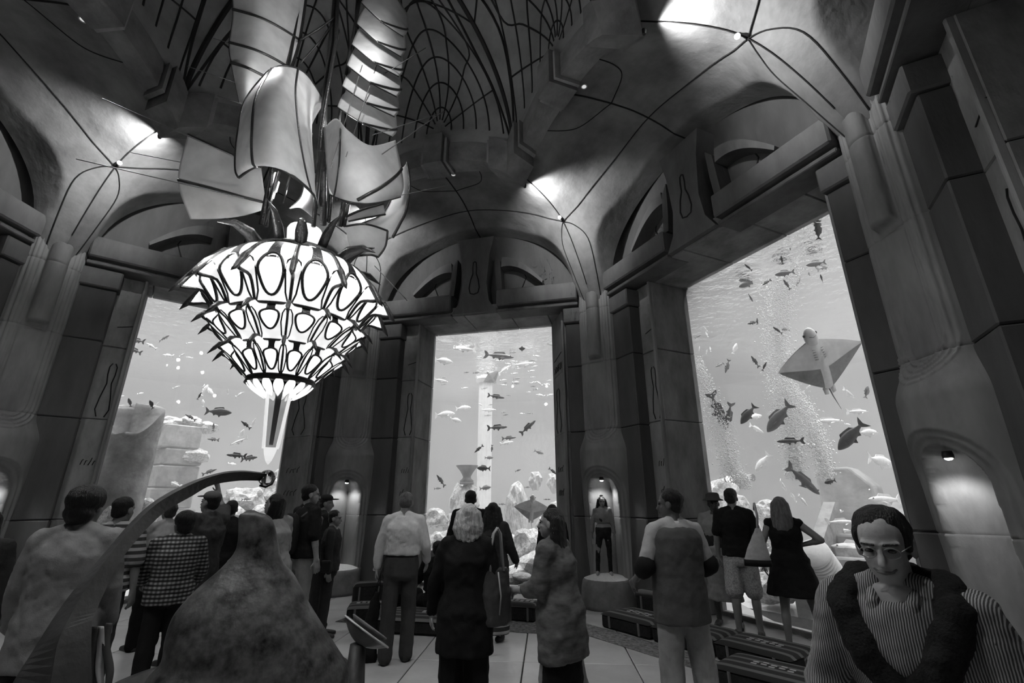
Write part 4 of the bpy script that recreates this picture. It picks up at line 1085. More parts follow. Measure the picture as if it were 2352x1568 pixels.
# big overlapping sail panels, right
for k in range(6):
    x0, y0 = 832 - 11 * k, 0 - 20 + 48 * k; x1, y1 = 936 - 5 * k, 70 + 46 * k
    w_ = 66
    sail([[(x0 + 26, y0 - w_ * .5, .02), ((x0 + x1) / 2 + 20, (y0 + y1) / 2 - w_ * .62, .12), (x1 - 2, y1 - w_ * .6, -.05)],
          [(x0 + 6, y0 + 6, .12 + .02 * (k % 2)), ((x0 + x1) / 2 + 4, (y0 + y1) / 2 + 2, .30 + .02 * (k % 2)), (x1, y1, .07)],
          [(x0 - 2, y0 + w_ * .40, .20), ((x0 + x1) / 2 - 10, (y0 + y1) / 2 + w_ * .36, .40), (x1 - 10, y1 + w_ * .22, .16)]],
         [(B(.5, 1, 1, .45), .010), (B(0, 1, 1, 1), .004)], n=(14, 10))
# curled sail, right of the mast
sail([[(744, 296, .15), (772, 272, .42), (800, 300, .55), (850, 334, .52), (908, 322, .25)], [(748, 350, .20), (778, 345, .48), (806, 366, .60), (862, 388, .56), (921, 380, .28)],
      [(752, 405, .20), (784, 415, .46), (822, 430, .56), (872, 438, .52), (927, 428, .26)], [(757, 446, .10), (790, 460, .36), (832, 467, .46), (874, 464, .42), (920, 452, .20)]],
     [(B(.45, .9, 1, .38), .012), (B(.1, 1, .35, .1), .009), (B(0, 1, 1, 1), .006)])
# hooked sails, lower right
sail([[(905, 395, -.1), (925, 385, 0), (934, 372, 0)], [(905, 440, -.15), (928, 440, 0), (941, 420, 0)], [(880, 490, -.15), (915, 490, 0), (934, 480, 0)], [(840, 510, -.1), (880, 525, 0), (918, 515, 0)],
      [(800, 530, 0), (830, 550, .05), (902, 545, 0)]], [(B(0, 0, 0, 1), .009), (B(1, 0, 1, 1), .011)])
sail([[(795, 520, .1), (840, 515, .15), (890, 530, .05)], [(800, 555, .1), (840, 550, .15), (885, 565, .05)], [(818, 588, .05), (850, 585, .1), (868, 590, .05)]], [(B(0, 0, 1, 0), .009), (B(0, 1, 1, 1), .008), (B(1, 0, 1, 1), .009)])
sail([[(790, 500, .12), (830, 482, .2), (880, 468, .1)], [(800, 508, .1), (840, 500, .15), (885, 492, .08)]], [(B(0, 0, 1, 0), .008), (B(0, 1, 1, 1), .007)])
sail([[(700, 420, .0), (720, 400, .1), (735, 395, .05)], [(690, 455, .0), (712, 450, .1), (730, 470, .05)], [(665, 480, .0), (690, 478, .1), (720, 500, .05)]], [(B(0, 0, 0, 1), .007)])
# lantern glass standing in the crown
ch_part(MB().lathe([(.12, 2.02), (.15, 2.1), (.17, 2.30), (.16, 2.33)], 20, (0, 0), False), 'lantern_glass', glow_mat('lantern_glow', 0.9, .15, 4), True)
for x_, y_ in ((628, 420), (632, 440), (625, 455)):
    p = CP(x_, y_, .0); ch_part(MB().tube([p, p + Vector((.01, 0, .12))], .018, 6), 'lamp_tube', M_OVAL)
# unseen bulbless lights added around the sails to brighten them
for k, (x_, y_, off, e) in enumerate([(650, 220, .20, 9.0), (660, 440, .15, 9.0), (850, 480, -.25, 16.0), (800, 285, .15, 9.0), (850, 40, .85, 34.0), (590, 330, -.75, 10.0), (480, 570, .5, 18.0), (600, 140, .45, 9.0), (850, 330, 1.4, 32.0), (650, 420, 1.5, 7.0)]):
    ld = bpy.data.lights.new('sail_fill', 'POINT'); ld.energy = e; ld.shadow_soft_size = 0.05
    lo = bpy.data.objects.new('sail_fill', ld); COL.objects.link(lo); lo.parent = CH; lo.location = CP(x_, y_, off)
# ================================================================== BRONZE SCULPTURE UNDER THE CHANDELIER
M_BRONZE = mat('patinated_bronze', .034, .5, .55, 3.2, bump=.35, bscale=14, spec=.5)
M_BRONZE2 = mat('mottled_bronze', .062, .42, .98, 9.0, bump=.4, bscale=12, spec=.4)
def seg_at(pts, t): return poly_at(pts, t)
OUT = [(612, 1086), (557, 1080), (500, 1086), (429, 1110), (357, 1149), (304, 1195), (257, 1249), (214, 1300), (161, 1365), (118, 1426), (71, 1501), (29, 1568), (-30, 1680), (-80, 1800)]
INN = [(600, 1104), (545, 1104), (484, 1115), (439, 1140), (386, 1170), (350, 1201), (314, 1240), (279, 1285), (246, 1347), (222, 1401), (211, 1440), (211, 1568), (215, 1680), (222, 1800)]
HD = [4.66, 4.62, 4.52, 4.38, 4.2, 4.05, 3.9, 3.78, 3.66, 3.56, 3.48, 3.42, 3.38, 3.36]
sculpt = thing('bronze_arch', 'curved bronze blade arching up to a small glass ball', 'sculpture', ath(120, 1568, 3.4)); sculpt.location.z = 0
so = sculpt.location.copy()
mb = MB(); n = 60; rows = []
for i in range(n + 1):
    t = i / n; ox, oy = seg_at(OUT, t); ix, iy = seg_at(INN, t); h = seg_at([(q,) for q in HD], t)[0]
    k = lerp(.10, .55, t)
    O = ath(ox, oy, h + .05 * k); I = ath(ix, iy, h + .02); Mi = ath(lerp(ox, ix, k), lerp(oy, iy, k), h - .05 - .10 * t); B = ath(lerp(ox, ix, .5), lerp(oy, iy, .5), h + .10 + .12 * t)
    rows.append([q - so for q in (O, Mi, I, B)])
vs = [q for r in rows for q in r]; fs = []
for i in range(n):
    for k in range(4): fs.append((i * 4 + k, i * 4 + (k + 1) % 4, (i + 1) * 4 + (k + 1) % 4, (i + 1) * 4 + k))
fs += [(0, 1, 2, 3), tuple(n * 4 + k for k in range(4))]
mb.add(vs, fs).build('blade', M_BRONZE, sculpt)
bp = ath(613, 1097, 4.68) - so
glassm = bpy.data.materials.new('glass_ball'); glassm.use_nodes = True
b = glassm.node_tree.nodes['Principled BSDF']; b.inputs['Transmission Weight'].default_value = 1.0; b.inputs['Roughness'].default_value = .02; b.inputs['IOR'].default_value = 1.45
MB().ball(bp, .066, 24, 16).build('glass_ball', glassm, sculpt, True)
MB().tube([bp + Vector((-.05, 0, -.062)), bp + Vector((0, 0, -.075)), bp + Vector((.05, 0, -.05)), bp + Vector((.068, 0, 0))], .010, 6).build('ball_claw', M_BRONZE, sculpt, True)
# cone
LE = [(562, 1176), (551, 1186), (545, 1235), (534, 1272), (500, 1312), (450, 1357), (402, 1412), (378, 1470), (368, 1522), (330, 1568), (270, 1690), (230, 1800)]
RE = [(592, 1176), (622, 1190), (640, 1240), (650, 1290), (673, 1322), (703, 1368), (738, 1428), (768, 1480), (792, 1535), (797, 1568), (815, 1690), (830, 1800)]
cone = thing('bronze_cone', 'tall mottled bronze cone with a blunt rounded tip', 'sculpture', ath(590, 1568, 3.75)); cone.location.z = 0
co = cone.location.copy(); n = 54; seg = 28; vs = []; fs = []
for i in range(n + 1):
    t = i / n; lx, ly = seg_at(LE, t); rx, ry = seg_at(RE, t); L_ = ath(lx, ly, 3.75) - co; R_ = ath(rx, ry, 3.75) - co
    c = (L_ + R_) / 2; hw = (R_ - L_) / 2; dp = Vector((-hw.y, hw.x, 0)) * .62
    if i == 0: c.z += .015; hw *= .5; dp *= .5
    for k in range(seg):
        a = 2 * pi * k / seg; q = c + hw * cos(a) + dp * sin(a); q += Vector((.018, .018, .01)) * noise.noise(q * 4)
        vs.append(q)
for i in range(n):
    for k in range(seg): fs.append((i * seg + k, i * seg + (k + 1) % seg, (i + 1) * seg + (k + 1) % seg, (i + 1) * seg + k))
fs += [tuple(range(seg)), tuple(n * seg + k for k in range(seg))]
MB().add(vs, fs).build('shell', M_BRONZE2, cone, True)
# low basin with mosaic and ribbons between arch and cone
basin = thing('fountain_basin', 'low dark round basin with pale mosaic chips at the foot of the bronzes', 'basin', (C0.x, C0.y, 0))
MB().lathe([(.86, 0), (.88, .30), (.86, .36), (.78, .36), (.76, .26), (.2, .24)], 56).build('rim', mat('basin_stone', .05, .4, .4, 8), basin, True)
rnd = random.Random(3); chip = shared(MB().cbox(-.03, .03, -.022, .022, 0, .012, .004), 'mosaic_chip', mat('mosaic_pale', .55, .4)); chip2 = shared(MB().cbox(-.03, .03, -.022, .022, 0, .012, .004), 'mosaic_chip', mat('mosaic_grey', .18, .35))
for i in range(150):
    a = rnd.uniform(0, 2 * pi); r = rnd.uniform(.25, .74); link('mosaic_chip', chip if rnd.random() < .6 else chip2, basin, loc=(r * cos(a), r * sin(a), .245), rotz=rnd.uniform(0, 3))
rib = thing('metal_ribbon', 'thin upright twisted metal ribbons beside the foot of the bronze arch', 'sculpture', ath(238, 1568, 3.7)); rib.location.z = 0; ro = rib.location.copy()
for pts, m in (([(213, 1440), (208, 1490), (212, 1540), (210, 1600), (212, 1760)], M_BRONZE), ([(226, 1440), (228, 1490), (226, 1540), (232, 1600), (230, 1760)], mat('bright_ribbon', .40, .3)), ([(246, 1432), (240, 1480), (250, 1540), (246, 1600), (248, 1760)], mat('ribbon_dark', .08, .3))):
    P = [ath(x, y, 3.7) - ro for x, y in pts]
    shp = [Vector(poly_at([tuple(q) for q in P], i / 20)) for i in range(21)]
    MB().grid(lambda i, j: shp[j] + Vector((.016 * (i - .5) * 2 * cos(j * .12), .02 * (i - .5) * 2 * sin(j * .12) + .01, 0)), 2, 21).build('ribbon', m, rib, True).modifiers.new('t', 'SOLIDIFY').thickness = .008
# shell dish
sp_ = ath(822, 1478, 4.55); shell = thing('shell_dish', 'open shell-shaped metal dish with a bright rim beside the bronze cone', 'sculpture', (sp_.x, sp_.y, 0)); zs_ = sp_.z
def dishP(sc, dz):
    def f(i, j):
        a = 2 * pi * i / 32; t = j / 10; r = .21 * sc * t * (1 + .05 * cos(a * 9) * t)
        return (r * cos(a), r * sin(a) * .8, dz + .10 * sc * t * t)
    return f
Rt = Matrix.Translation((0, 0, zs_)) @ Matrix.Rotation(.55, 4, 'Y') @ Matrix.Rotation(-.3, 4, 'X')
MB().grid(dishP(1, 0), 32, 11, True).build('dish', mat('dish_metal', .16, .35, .3, 6), shell, True, matrix=Rt).modifiers.new('t', 'SOLIDIFY').thickness = .012
MB().grid(dishP(.8, .06), 32, 11, True).build('inner_dish', mat('dish_metal', .16, .35, .3, 6), shell, True, matrix=Rt).modifiers.new('t', 'SOLIDIFY').thickness = .01
MB().tube([Vector(dishP(1, 0)(i, 10)) for i in range(33)], .008, 6).build('rim', mat('bright_rim', .55, .3), shell, True, matrix=Rt)
MB().lathe([(.16, 0), (.15, .04), (.09, .14), (.06, max(.16, zs_))], 16).build('foot', M_BRONZE, shell, True)

# ================================================================== CUSHIONS, RUGS AND SMALL THINGS
def weave(name, v0, v1, sc, axis='X'):
    return stripe_mat(name, v0, v1, sc, axis, .72, .95, .4)
W_TOP = weave('woven_cushion', .018, .11, 2.1, 'Y'); W_SIDE = mat('cushion_side', .016, .95, .4, 30); W_MED = mat('woven_motif', .36, .95)
def cushion(label, x, y, rz, L_, W_, H_, z=0.0, group='low woven floor cushions', motif=True, name='floor_cushion'):
    t = thing(name, label, 'cushion', (x, y, z), rz, group)
    mb = MB(); nx, ny = 22, 14
    def P(i, j):
        u, v = -1 + 2 * i / nx, -1 + 2 * j / ny
        e = (1 - abs(u) ** 8) * (1 - abs(v) ** 6)
        return (u * L_ / 2 * (1 - .02 * abs(v) ** 4), v * W_ / 2, H_ * (.80 + .20 * e ** .5) + .006 * sin(v * 40) * 0)
    mb.grid(P, nx + 1, ny + 1); mb.build('woven_top', W_TOP, t, True)
    MB().cbox(-L_ / 2 * .985, L_ / 2 * .985, -W_ / 2 * .985, W_ / 2 * .985, 0, H_ * .86, .03).build('base_pad', W_SIDE, t)
    for s in (-1, 1):
        for k in (-1, 1): MB().tube([(k * L_ * .30 , s * W_ / 2 * .985, .02), (k * L_ * .30, s * W_ / 2 * 1.0, H_ * .8)], .016, 6).build('strap', mat('strap_pale', .16, .9), t)
    if motif:
        for i in range(5):
            for j in range(2): link('motif', MOT, t, loc=(-.16 + .08 * i, -.03 + .06 * j + .03 * (i % 2), H_ * .995))
    return t
MOT = shared(MB().cbox(-.026, .026, -.014, .014, 0, .006, .002), 'motif', W_MED)
# run of cushions in front of the right window
c0 = atz(1378, 1440, 0.0); c1 = atz(1830, 1568, 0.0); dv = (c1 - c0).normalized(); nv = Vector((dv.y, -dv.x, 0)) * -1
ang = math.atan2(dv.y, dv.x)
for k, l in enumerate(('farthest striped cushion of the row, beside the girl\'s pedestal', 'second striped cushion of the row, behind the man in the waistcoat', 'third striped cushion of the row, right of the man in the waistcoat')):
    p = c0 + dv * (.42 + .86 * k) + nv * .34; cushion(l, p.x, p.y, ang, .84, .66, .20)
p = atz(1772, 1600, 0.0); cushion('nearest flat striped cushion at the bottom of the picture', p.x + .10, p.y + .10, ang + .12, .95, .60, .20)
p = atz(1950, 1590, 0.0); cushion('boxy striped cushion end with pale motifs near the smiling man', p.x, p.y, ang + .5, .62, .44, .24)
p = c0 + dv * .34 + nv * .82; cushion('upright dark backrest cushion against the column right of the middle window', p.x, p.y, ang, .62, .22, .42, motif=False, name='backrest_cushion')
# cushions by the middle and left windows
p = atz(840, 1388, 0); cushion('tall bolster cushion standing beside the left niche pedestal', p.x, p.y + .1, .35, .52, .24, .34, motif=False, name='backrest_cushion')
cushion('striped cushion under the seated visitors', -1.05, 7.35, radians(-10), 1.5, .8, .20)
cushion('small striped cushion right of the banded skirt', .15, 7.9, radians(-20), .5, .4, .24)
cushion('striped cushion behind the man with the carried jacket', -2.15, 8.0, .2, .6, .5, .20)
def rug(label, pts, m):
    o = MB().prism([(q.x, q.y) for q in pts], .001, .007, 'z').build('rug', m); return tag(o, label, 'rug', 'rugs on the stone floor')
M_RUG = mat('rug_pile', .17, 1.0, .75, 22, bump=.8, bscale=90)
rug('flat speckled rug in front of the middle window', [atz(770, 1428, 0), atz(848, 1398, 0), atz(1240, 1402, 0), atz(1245, 1456, 0), atz(1000, 1440, 0)], M_RUG)
a_, b_ = atz(1335, 1478, 0), atz(1330, 1440, 0)
rug('long speckled rug along the cushions by the right window', [c0 - nv * .45 - dv * .30, c0 - nv * .02 - dv * .30, c0 - nv * .02 + dv * 3.2, c0 - nv * .45 + dv * 3.2], M_RUG)
rug('narrow striped rug between the cushions and the right window', [c0 + nv * .72 + dv * .55, c0 + nv * 1.06 + dv * .55, c0 + nv * 1.10 + dv * 3.3, c0 + nv * .72 + dv * 3.3], mat('rug_runner', .09, 1.0, .6, 18, bump=.6, bscale=90))
# information board by the middle window
p = atbay(990, 1281, 'center', 6.15); t = thing('information_board', 'small plain grey board on a post by the middle window', 'sign', (p.x, p.y, 0), bay_rot('center'))
MB().cbox(-.21, .21, -.012, .012, p.z - .15, p.z + .14, .006).build('board', mat('board_grey', .16, .5, .15, 8), t); MB().tube([(0, .02, 0), (0, .02, p.z)], .018, 8).build('post', M_DARKMETAL, t); MB().lathe([(.13, 0), (.13, .015), (.03, .02)], 20).build('foot', M_DARKMETAL, t)
# recessed downlight over the middle window; copies in other bays are added fill
DLR = shared(MB().lathe([(.035, .0), (.048, -.006), (.05, .004)], 20, cap=False), 'ring', mat('downlight_ring', .5, .4), True); DLL = shared(MB().lathe([(.034, -.001), (.001, -.001)], 16, cap=False), 'lens', mat('downlight_lens', .5, .3, emit=.6), True)
for bn in BAYS:
    p = vaultP(.12, .9); _a = bay_rot(bn); q = C0 + Vector((p.x * cos(_a) - p.y * sin(_a), p.x * sin(_a) + p.y * cos(_a), p.z - .012))
    t = thing('recessed_downlight', 'small round recessed downlight in the vault ' + {'center': 'above the middle window', 'right': 'above the right window, added fill', 'left': 'above the left window, added fill', 'far_left': 'at the far left, added fill', 'far_right': 'at the far right, added fill', 'back_left': 'behind the viewer', 'back_right': 'behind the viewer, right'}[bn], 'lamp', q, group='recessed downlights')
    link('ring', DLR, t); link('lens', DLL, t)
    ld = bpy.data.lights.new('downlight_fill', 'SPOT'); ld.energy = {'center': 90.0, 'left': 90.0, 'right': 90.0}.get(bn, 270.0); ld.spot_size = radians(95); ld.spot_blend = 0.7; ld.shadow_soft_size = 0.05
    lo = bpy.data.objects.new('downlight_fill', ld); COL.objects.link(lo); lo.parent = t; lo.location = (0, 0, -.03)
# ================================================================== PEOPLE
PENDING = []
def V(*a): return Vector(a)
def capsule(mb, a, b, ra, rb, seg=10, flat=None):
    """tapered capsule from a to b"""
    a, b = Vector(a), Vector(b); d = b - a
    if d.length < 1e-6: d = Vector((0, 0, 1e-4))
    z = d.normalized(); x = z.orthogonal().normalized(); y = z.cross(x)
    vs = []; n = 5
    prof = [(-cos(pi / 2 * i / n) , sin(pi / 2 * i / n), 0) for i in range(1, n + 1)] + [(sin(pi / 2 * i / n), cos(pi / 2 * i / n), 1) for i in range(0, n)]
    for h, r, e in prof:
        c = (a + z * (h * ra)) if e == 0 else (b + z * (h * rb)); rr = r * (rb if e else ra)
        for k in range(seg):
            q = 2 * pi * k / seg
            vs.append(c + (x * cos(q) + y * sin(q)) * rr)
    m = len(prof); fs = []
    for j in range(m - 1):
        for k in range(seg):
            k2 = (k + 1) % seg
            fs.append((j * seg + k, j * seg + k2, (j + 1) * seg + k2, (j + 1) * seg + k))
    fs.append(tuple(range(seg))[::-1]); fs.append(tuple((m - 1) * seg + k for k in range(seg)))
    mb.add(vs, fs); return mb
def chain(mb, pts, rs):
    for i in range(len(pts) - 1): capsule(mb, pts[i], pts[i + 1], rs[i], rs[i + 1])
    return mb
def loft(mb, rings, seg=20):
    """rings: (centre, rx, ry, R)"""
    vs = []; fs = []
    for c, rx, ry, R in rings:
        for k in range(seg):
            q = 2 * pi * k / seg
            p = Vector((rx * cos(q), ry * sin(q), 0)); vs.append(Vector(c) + (R @ p if R else p))
    m = len(rings)
    for j in range(m - 1):
        for k in range(seg):
            k2 = (k + 1) % seg
            fs.append((j * seg + k, j * seg + k2, (j + 1) * seg + k2, (j + 1) * seg + k))
    fs.append(tuple(range(seg))[::-1]); fs.append(tuple((m - 1) * seg + k for k in range(seg)))
    mb.add(vs, fs); return mb
_tex = {}
def cloud_tex(size):
    if size not in _tex:
        t = bpy.data.textures.new('cloth_folds', 'CLOUDS'); t.noise_scale = size; t.noise_depth = 2; _tex[size] = t
    return _tex[size]
def fleshed(mb, name, m, parent, voxel=0.012, smooth=3, fold=0.0, fsize=0.12, fdir='NORMAL'):
    o = mb.build(name, m, parent, True)
    r = o.modifiers.new('r', 'REMESH'); r.mode = 'VOXEL'; r.voxel_size = voxel; r.use_smooth_shade = True
    if smooth:
        s = o.modifiers.new('s', 'SMOOTH'); s.factor = 0.5; s.iterations = smooth
    if fold:
        d = o.modifiers.new('d', 'DISPLACE'); d.texture = cloud_tex(fsize); d.strength = fold; d.mid_level = 0.5; d.texture_coords = 'LOCAL'
    PENDING.append(o)
    return o
SKIN = {}
def skin(v): return mat('skin_%d' % int(v * 100), v, 0.5, 0.12, 9, bump=0.08, bscale=60)
def hairm(v): return mat('hair_%d' % int(v * 1000), v, 0.45, 0.45, 8, (6, 6, 0.6), 0.7, 30, spec=0.4)
EYE_M = mat('eye_dark', 0.015, 0.2, spec=0.6)
LIP_M = mat('lips', 0.12, 0.5)
ARM_DOWN = ((.16, .0, -1), (.06, .12, -1))
LEG_STR = ((.03, 0, -1), (.0, -.03, -1))
def hand(mb, w, d, pn, S, side, curl=0.35):
    """palm, four unequal fingers and a thumb; d along the forearm, pn palm normal"""
    d = d.normalized(); pn = (pn - d * pn.dot(d)).normalized(); a = d.cross(pn).normalized() * side
    for k in (-1, 0, 1):
        capsule(mb, w + a * (.020 * k * S), w + d * (.085 * S) + a * (.024 * k * S), .016 * S, .015 * S, 8)
    for k, (ln, o) in enumerate(((.062, -.034), (.074, -.012), (.070, .011), (.055, .033))):
        b0 = w + d * (.085 * S) + a * (o * S)
        d1 = (d * cos(curl) + pn * sin(curl)).normalized(); d2 = (d * cos(2.2 * curl) + pn * sin(2.2 * curl)).normalized()
        b1 = b0 + d1 * (ln * .55 * S); b2 = b1 + d2 * (ln * .5 * S)
        chain(mb, [b0, b1, b2], [.0095 * S, .0085 * S, .007 * S])
    t0 = w + d * (.025 * S) - a * (.03 * S); t1 = t0 + (d * .7 - a * .75 + pn * .25).normalized() * (.042 * S); t2 = t1 + (d * .9 + pn * .35).normalized() * (.032 * S)
    chain(mb, [t0, t1, t2], [.012 * S, .010 * S, .008 * S])

def person(label, x, y, yaw, h, sk=0.3, arms=(ARM_DOWN, ARM_DOWN), legs=(LEG_STR, LEG_STR), lean=0.0, side=0.0, head=(0, 0), fem=False, top=None, bottom=None,
           hair=None, shoes=0.03, face=False, extra=None, z0=0.0, vox=0.010, stout=1.0, feet=True, hip_drop=0.0, curl=0.35, group=None, hatf=None):
    """top: (material, hem below hip, sleeve 0..2, puff); bottom: ('trousers', material, length 0..1, loose) or ('skirt', material, hem z, flare)
    sleeve: 0 none, 0.6 short, 1.4 rolled, 2 long."""
    S = h / 1.75
    t = thing('person', label, 'person', (x, y, z0), yaw, group)
    Rl = Matrix.Rotation(radians(-lean), 3, 'X') @ Matrix.Rotation(radians(side), 3, 'Y')
    P0 = V(0, 0, (.95 - hip_drop) * S)
    sp = lambda q: P0 + Rl @ V(q[0] * S, q[1] * S, q[2] * S)
    # ---- skeleton
    J = {}
    for s, nm, arm, leg in ((-1, 'L', arms[0], legs[0]), (1, 'R', arms[1], legs[1])):
        sh = sp((s * (.165 if fem else .185), -.005, .475))
        ud = V(s * arm[0][0], arm[0][1], arm[0][2]).normalized(); fd = V(s * arm[1][0], arm[1][1], arm[1][2]).normalized()
        el = sh + ud * .285 * S; wr = el + fd * .25 * S
        J['sh' + nm], J['el' + nm], J['wr' + nm], J['fd' + nm] = sh, el, wr, fd
        hp = P0 + V(s * .088 * S, 0, -.03 * S)
        td = V(s * leg[0][0], leg[0][1], leg[0][2]).normalized(); sd = V(s * leg[1][0], leg[1][1], leg[1][2]).normalized()
        kn = hp + td * .43 * S; an = kn + sd * .41 * S
        J['hp' + nm], J['kn' + nm], J['an' + nm], J['sd' + nm] = hp, kn, an, sd
    NB = sp((0, -.01, .52)); Rh = Matrix.Rotation(radians(head[0]), 3, 'Z') @ Matrix.Rotation(radians(head[1]), 3, 'X') if True else None
    HC = NB + (Rl @ V(0, .015 * S, .0)) + V(0, 0.01, .148 * S)
    hp_ = lambda q: HC + Rh @ V(q[0] * S, q[1] * S, q[2] * S)
    if fem: prof = [(-.12, .155, .105), (0, .185, .12), (.08, .172, .112), (.17, .135, .095), (.27, .148, .108), (.36, .158, .122), (.42, .155, .106), (.47, .125, .088), (.515, .080, .070), (.56, .050, .050)]
    else: prof = [(-.12, .155, .105), (0, .172, .115), (.10, .158, .108), (.2, .158, .108), (.30, .175, .118), (.38, .182, .120), (.43, .170, .110), (.475, .135, .095), (.52, .088, .076), (.56, .058, .057)]
    prof = [(q, a * (stout if q < .45 else 1), b * (stout if q < .45 else 1)) for q, a, b in prof]
    # ---- body, one continuous skin
    mb = MB()
    loft(mb, [(sp((0, 0, q)), a * S, b * S, Rl) for q, a, b in prof])
    for nm, s in (('L', -1), ('R', 1)):
        chain(mb, [sp((s * .09, -.005, .46)), J['sh' + nm], J['el' + nm], J['wr' + nm]], [.055 * S, .052 * S, .040 * S, .027 * S])
        capsule(mb, sp((s * .03, -.015, .535)), J['sh' + nm], .045 * S, .045 * S)
        mid = (J['el' + nm] * .65 + J['wr' + nm] * .35); capsule(mb, J['el' + nm], mid, .040 * S, .041 * S)
        hand(mb, J['wr' + nm], J['fd' + nm], V(-s, .25, 0) if abs(J['fd' + nm].x) < .8 else V(0, 0, -1), S, s, curl)
        k = 1.0 if not fem else 1.03
        chain(mb, [J['hp' + nm], J['kn' + nm], J['an' + nm]], [.088 * S * k, .056 * S, .036 * S])
        calf = J['kn' + nm].lerp(J['an' + nm], .3) + V(0, -.018 * S, 0); chain(mb, [J['kn' + nm], calf, J['an' + nm]], [.05 * S, .056 * S, .034 * S])
        an = J['an' + nm]; fdv = V(.12 * s, 1, 0).normalized()
        chain(mb, [an + V(0, -.03 * S, -.045 * S), an + fdv * .10 * S + V(0, 0, -.055 * S), an + fdv * .165 * S + V(0, 0, -.062 * S)], [.032 * S, .032 * S, .022 * S])
    capsule(mb, NB - V(0, 0, .04 * S), hp_((0, -.02, -.06)), .060 * S if not fem else .05 * S, .055 * S if not fem else .046 * S)
    mb.ball(hp_((0, -.008, .032)), (.076 * S, .096 * S, .090 * S), 16, 12, Rh); mb.ball(hp_((0, .030, -.03)), (.061 * S, .062 * S, .086 * S), 16, 12, Rh)
    mb.ball(hp_((0, .045, -.085)), (.040 * S, .036 * S, .028 * S), 12, 8, Rh)
    capsule(mb, hp_((0, .088, .012)), hp_((0, .108, -.030)), .009 * S, .014 * S, 8)
    for s in (-1, 1):
        mb.ball(hp_((s * .077, -.005, -.008)), (.011 * S, .022 * S, .034 * S), 10, 8, Rh)
        mb.ball(hp_((s * .036, .060, -.022)), (.022 * S, .022 * S, .020 * S), 10, 8, Rh)
        capsule(mb, hp_((s * .012, .086, .026)), hp_((s * .050, .070, .026)), .010 * S, .009 * S, 8)
    capsule(mb, hp_((-.018, .088, -.060)), hp_((.018, .088, -.060)), .009 * S, .009 * S, 8)
    body = fleshed(mb, 'body', skin(sk), t, vox if not face else min(vox, .007), 2)
    if face:
        for s in (-1, 1):
            MB().ball(hp_((s * .032, .0835, .006)), (.013 * S, .007 * S, .006 * S), 12, 8, Rh).build('eye', EYE_M, t, True)
            capsule(MB(), hp_((s * .015, .094, .027)), hp_((s * .050, .079, .027)), .0045 * S, .003 * S, 8).build('eyebrow', hairm(.02), t, True)
        capsule(capsule(MB(), hp_((-.022, .092, -.0595)), hp_((0, .0985, -.0585)), .0035 * S, .005 * S, 8), hp_((0, .0985, -.0585)), hp_((.022, .092, -.0595)), .005 * S, .0035 * S, 8).build('mouth', LIP_M, t, True)
    # ---- clothes
    if bottom:
        mb = MB(); kind, m, ln, loose = bottom
        if kind == 'trousers':
            loft(mb, [(sp((0, 0, q)), (a + .016) * S, (b_ + .016) * S, Rl) for q, a, b_ in ((-.15, .150 * stout, .10 * stout), (-.10, .168 * stout, .12 * stout), (0, prof[1][1], prof[1][2]), (.09, prof[2][1], prof[2][2]))])
            for nm, s in (('L', -1), ('R', 1)):
                hpj, kn, an = J['hp' + nm], J['kn' + nm], J['an' + nm]
                if ln >= .95: chain(mb, [hpj, kn, kn.lerp(an, .6), an + J['sd' + nm] * .015], [(.098 + .4 * loose) * S, (.066 + loose) * S, (.058 + loose * 1.2) * S, (.056 + loose * 1.3) * S])
                elif ln > .5: chain(mb, [hpj, kn, kn.lerp(an, (ln - .5) * 2)], [(.1 + .4 * loose) * S, (.068 + loose) * S, (.06 + loose * 1.2) * S])
                else: chain(mb, [hpj, hpj.lerp(kn, ln * 2)], [(.105 + .4 * loose) * S, (.082 + loose * 1.3) * S])
            fleshed(mb, 'trousers' if ln > .6 else 'shorts', m, t, .013, 3, .018, .09)
        else:
            zt = .10; rings = []
            zb = (ln * S - P0.z) / S
            for i in range(9):
                q = lerp(zt, zb, i / 8); e = i / 8
                a = prof[1][1] if q < 0 else lerp(prof[2][1], prof[1][1], 1 - q / .1)
                rings.append((sp((0, 0, q)) if q > -.05 else V(0, 0, P0.z + q * S), (a + .018 + loose * e ** 1.1) * S, (prof[1][2] + .018 + loose * .8 * e) * S, None))
            loft(mb, rings, 28); fleshed(mb, 'skirt', m, t, .014, 3, .03, .10)
    if top:
        mb = MB(); m, hem, sl, puff = top
        rings = []
        qs = [-hem + i * (.10 + hem) / 4 for i in range(4)] if hem > .02 else []
        for q in qs:
            a = prof[1][1]; b_ = prof[1][2]
            rings.append((sp((0, 0, q)) if q > -.12 else sp((0, 0, -.12)) + V(0, 0, (q + .12) * S), (a + .022 + puff) * S, (b_ + .022 + puff) * S, Rl))
        for q, a, b_ in prof:
            if q > .09 and q < .54: rings.append((sp((0, 0, q)), (a + .02 + puff * (.8 if q < .4 else .3)) * S, (b_ + .02 + puff * (.8 if q < .4 else .3)) * S, Rl))
        loft(mb, rings, 24)
        for nm, s in (('L', -1), ('R', 1)):
            sh, el, wr = J['sh' + nm], J['el' + nm], J['wr' + nm]; r0 = .062 + puff * .5
            capsule(mb, sp((s * .1, -.005, .455)), sh, (.062 + puff * .2) * S, r0 * S); capsule(mb, sp((s * .03, -.015, .532)), sh, (.055 + puff * .1) * S, .058 * S)
            if sl > 0:
                if sl <= 1: capsule(mb, sh, sh.lerp(el, sl), r0 * S, (r0 + .004) * S)
                else: chain(mb, [sh, el, el.lerp(wr, sl - 1)], [r0 * S, (.052 + puff * .5) * S, (.044 + puff * .4) * S])
        fleshed(mb, 'shirt', m, t, .012, 7, .020 + puff * .2, .08)
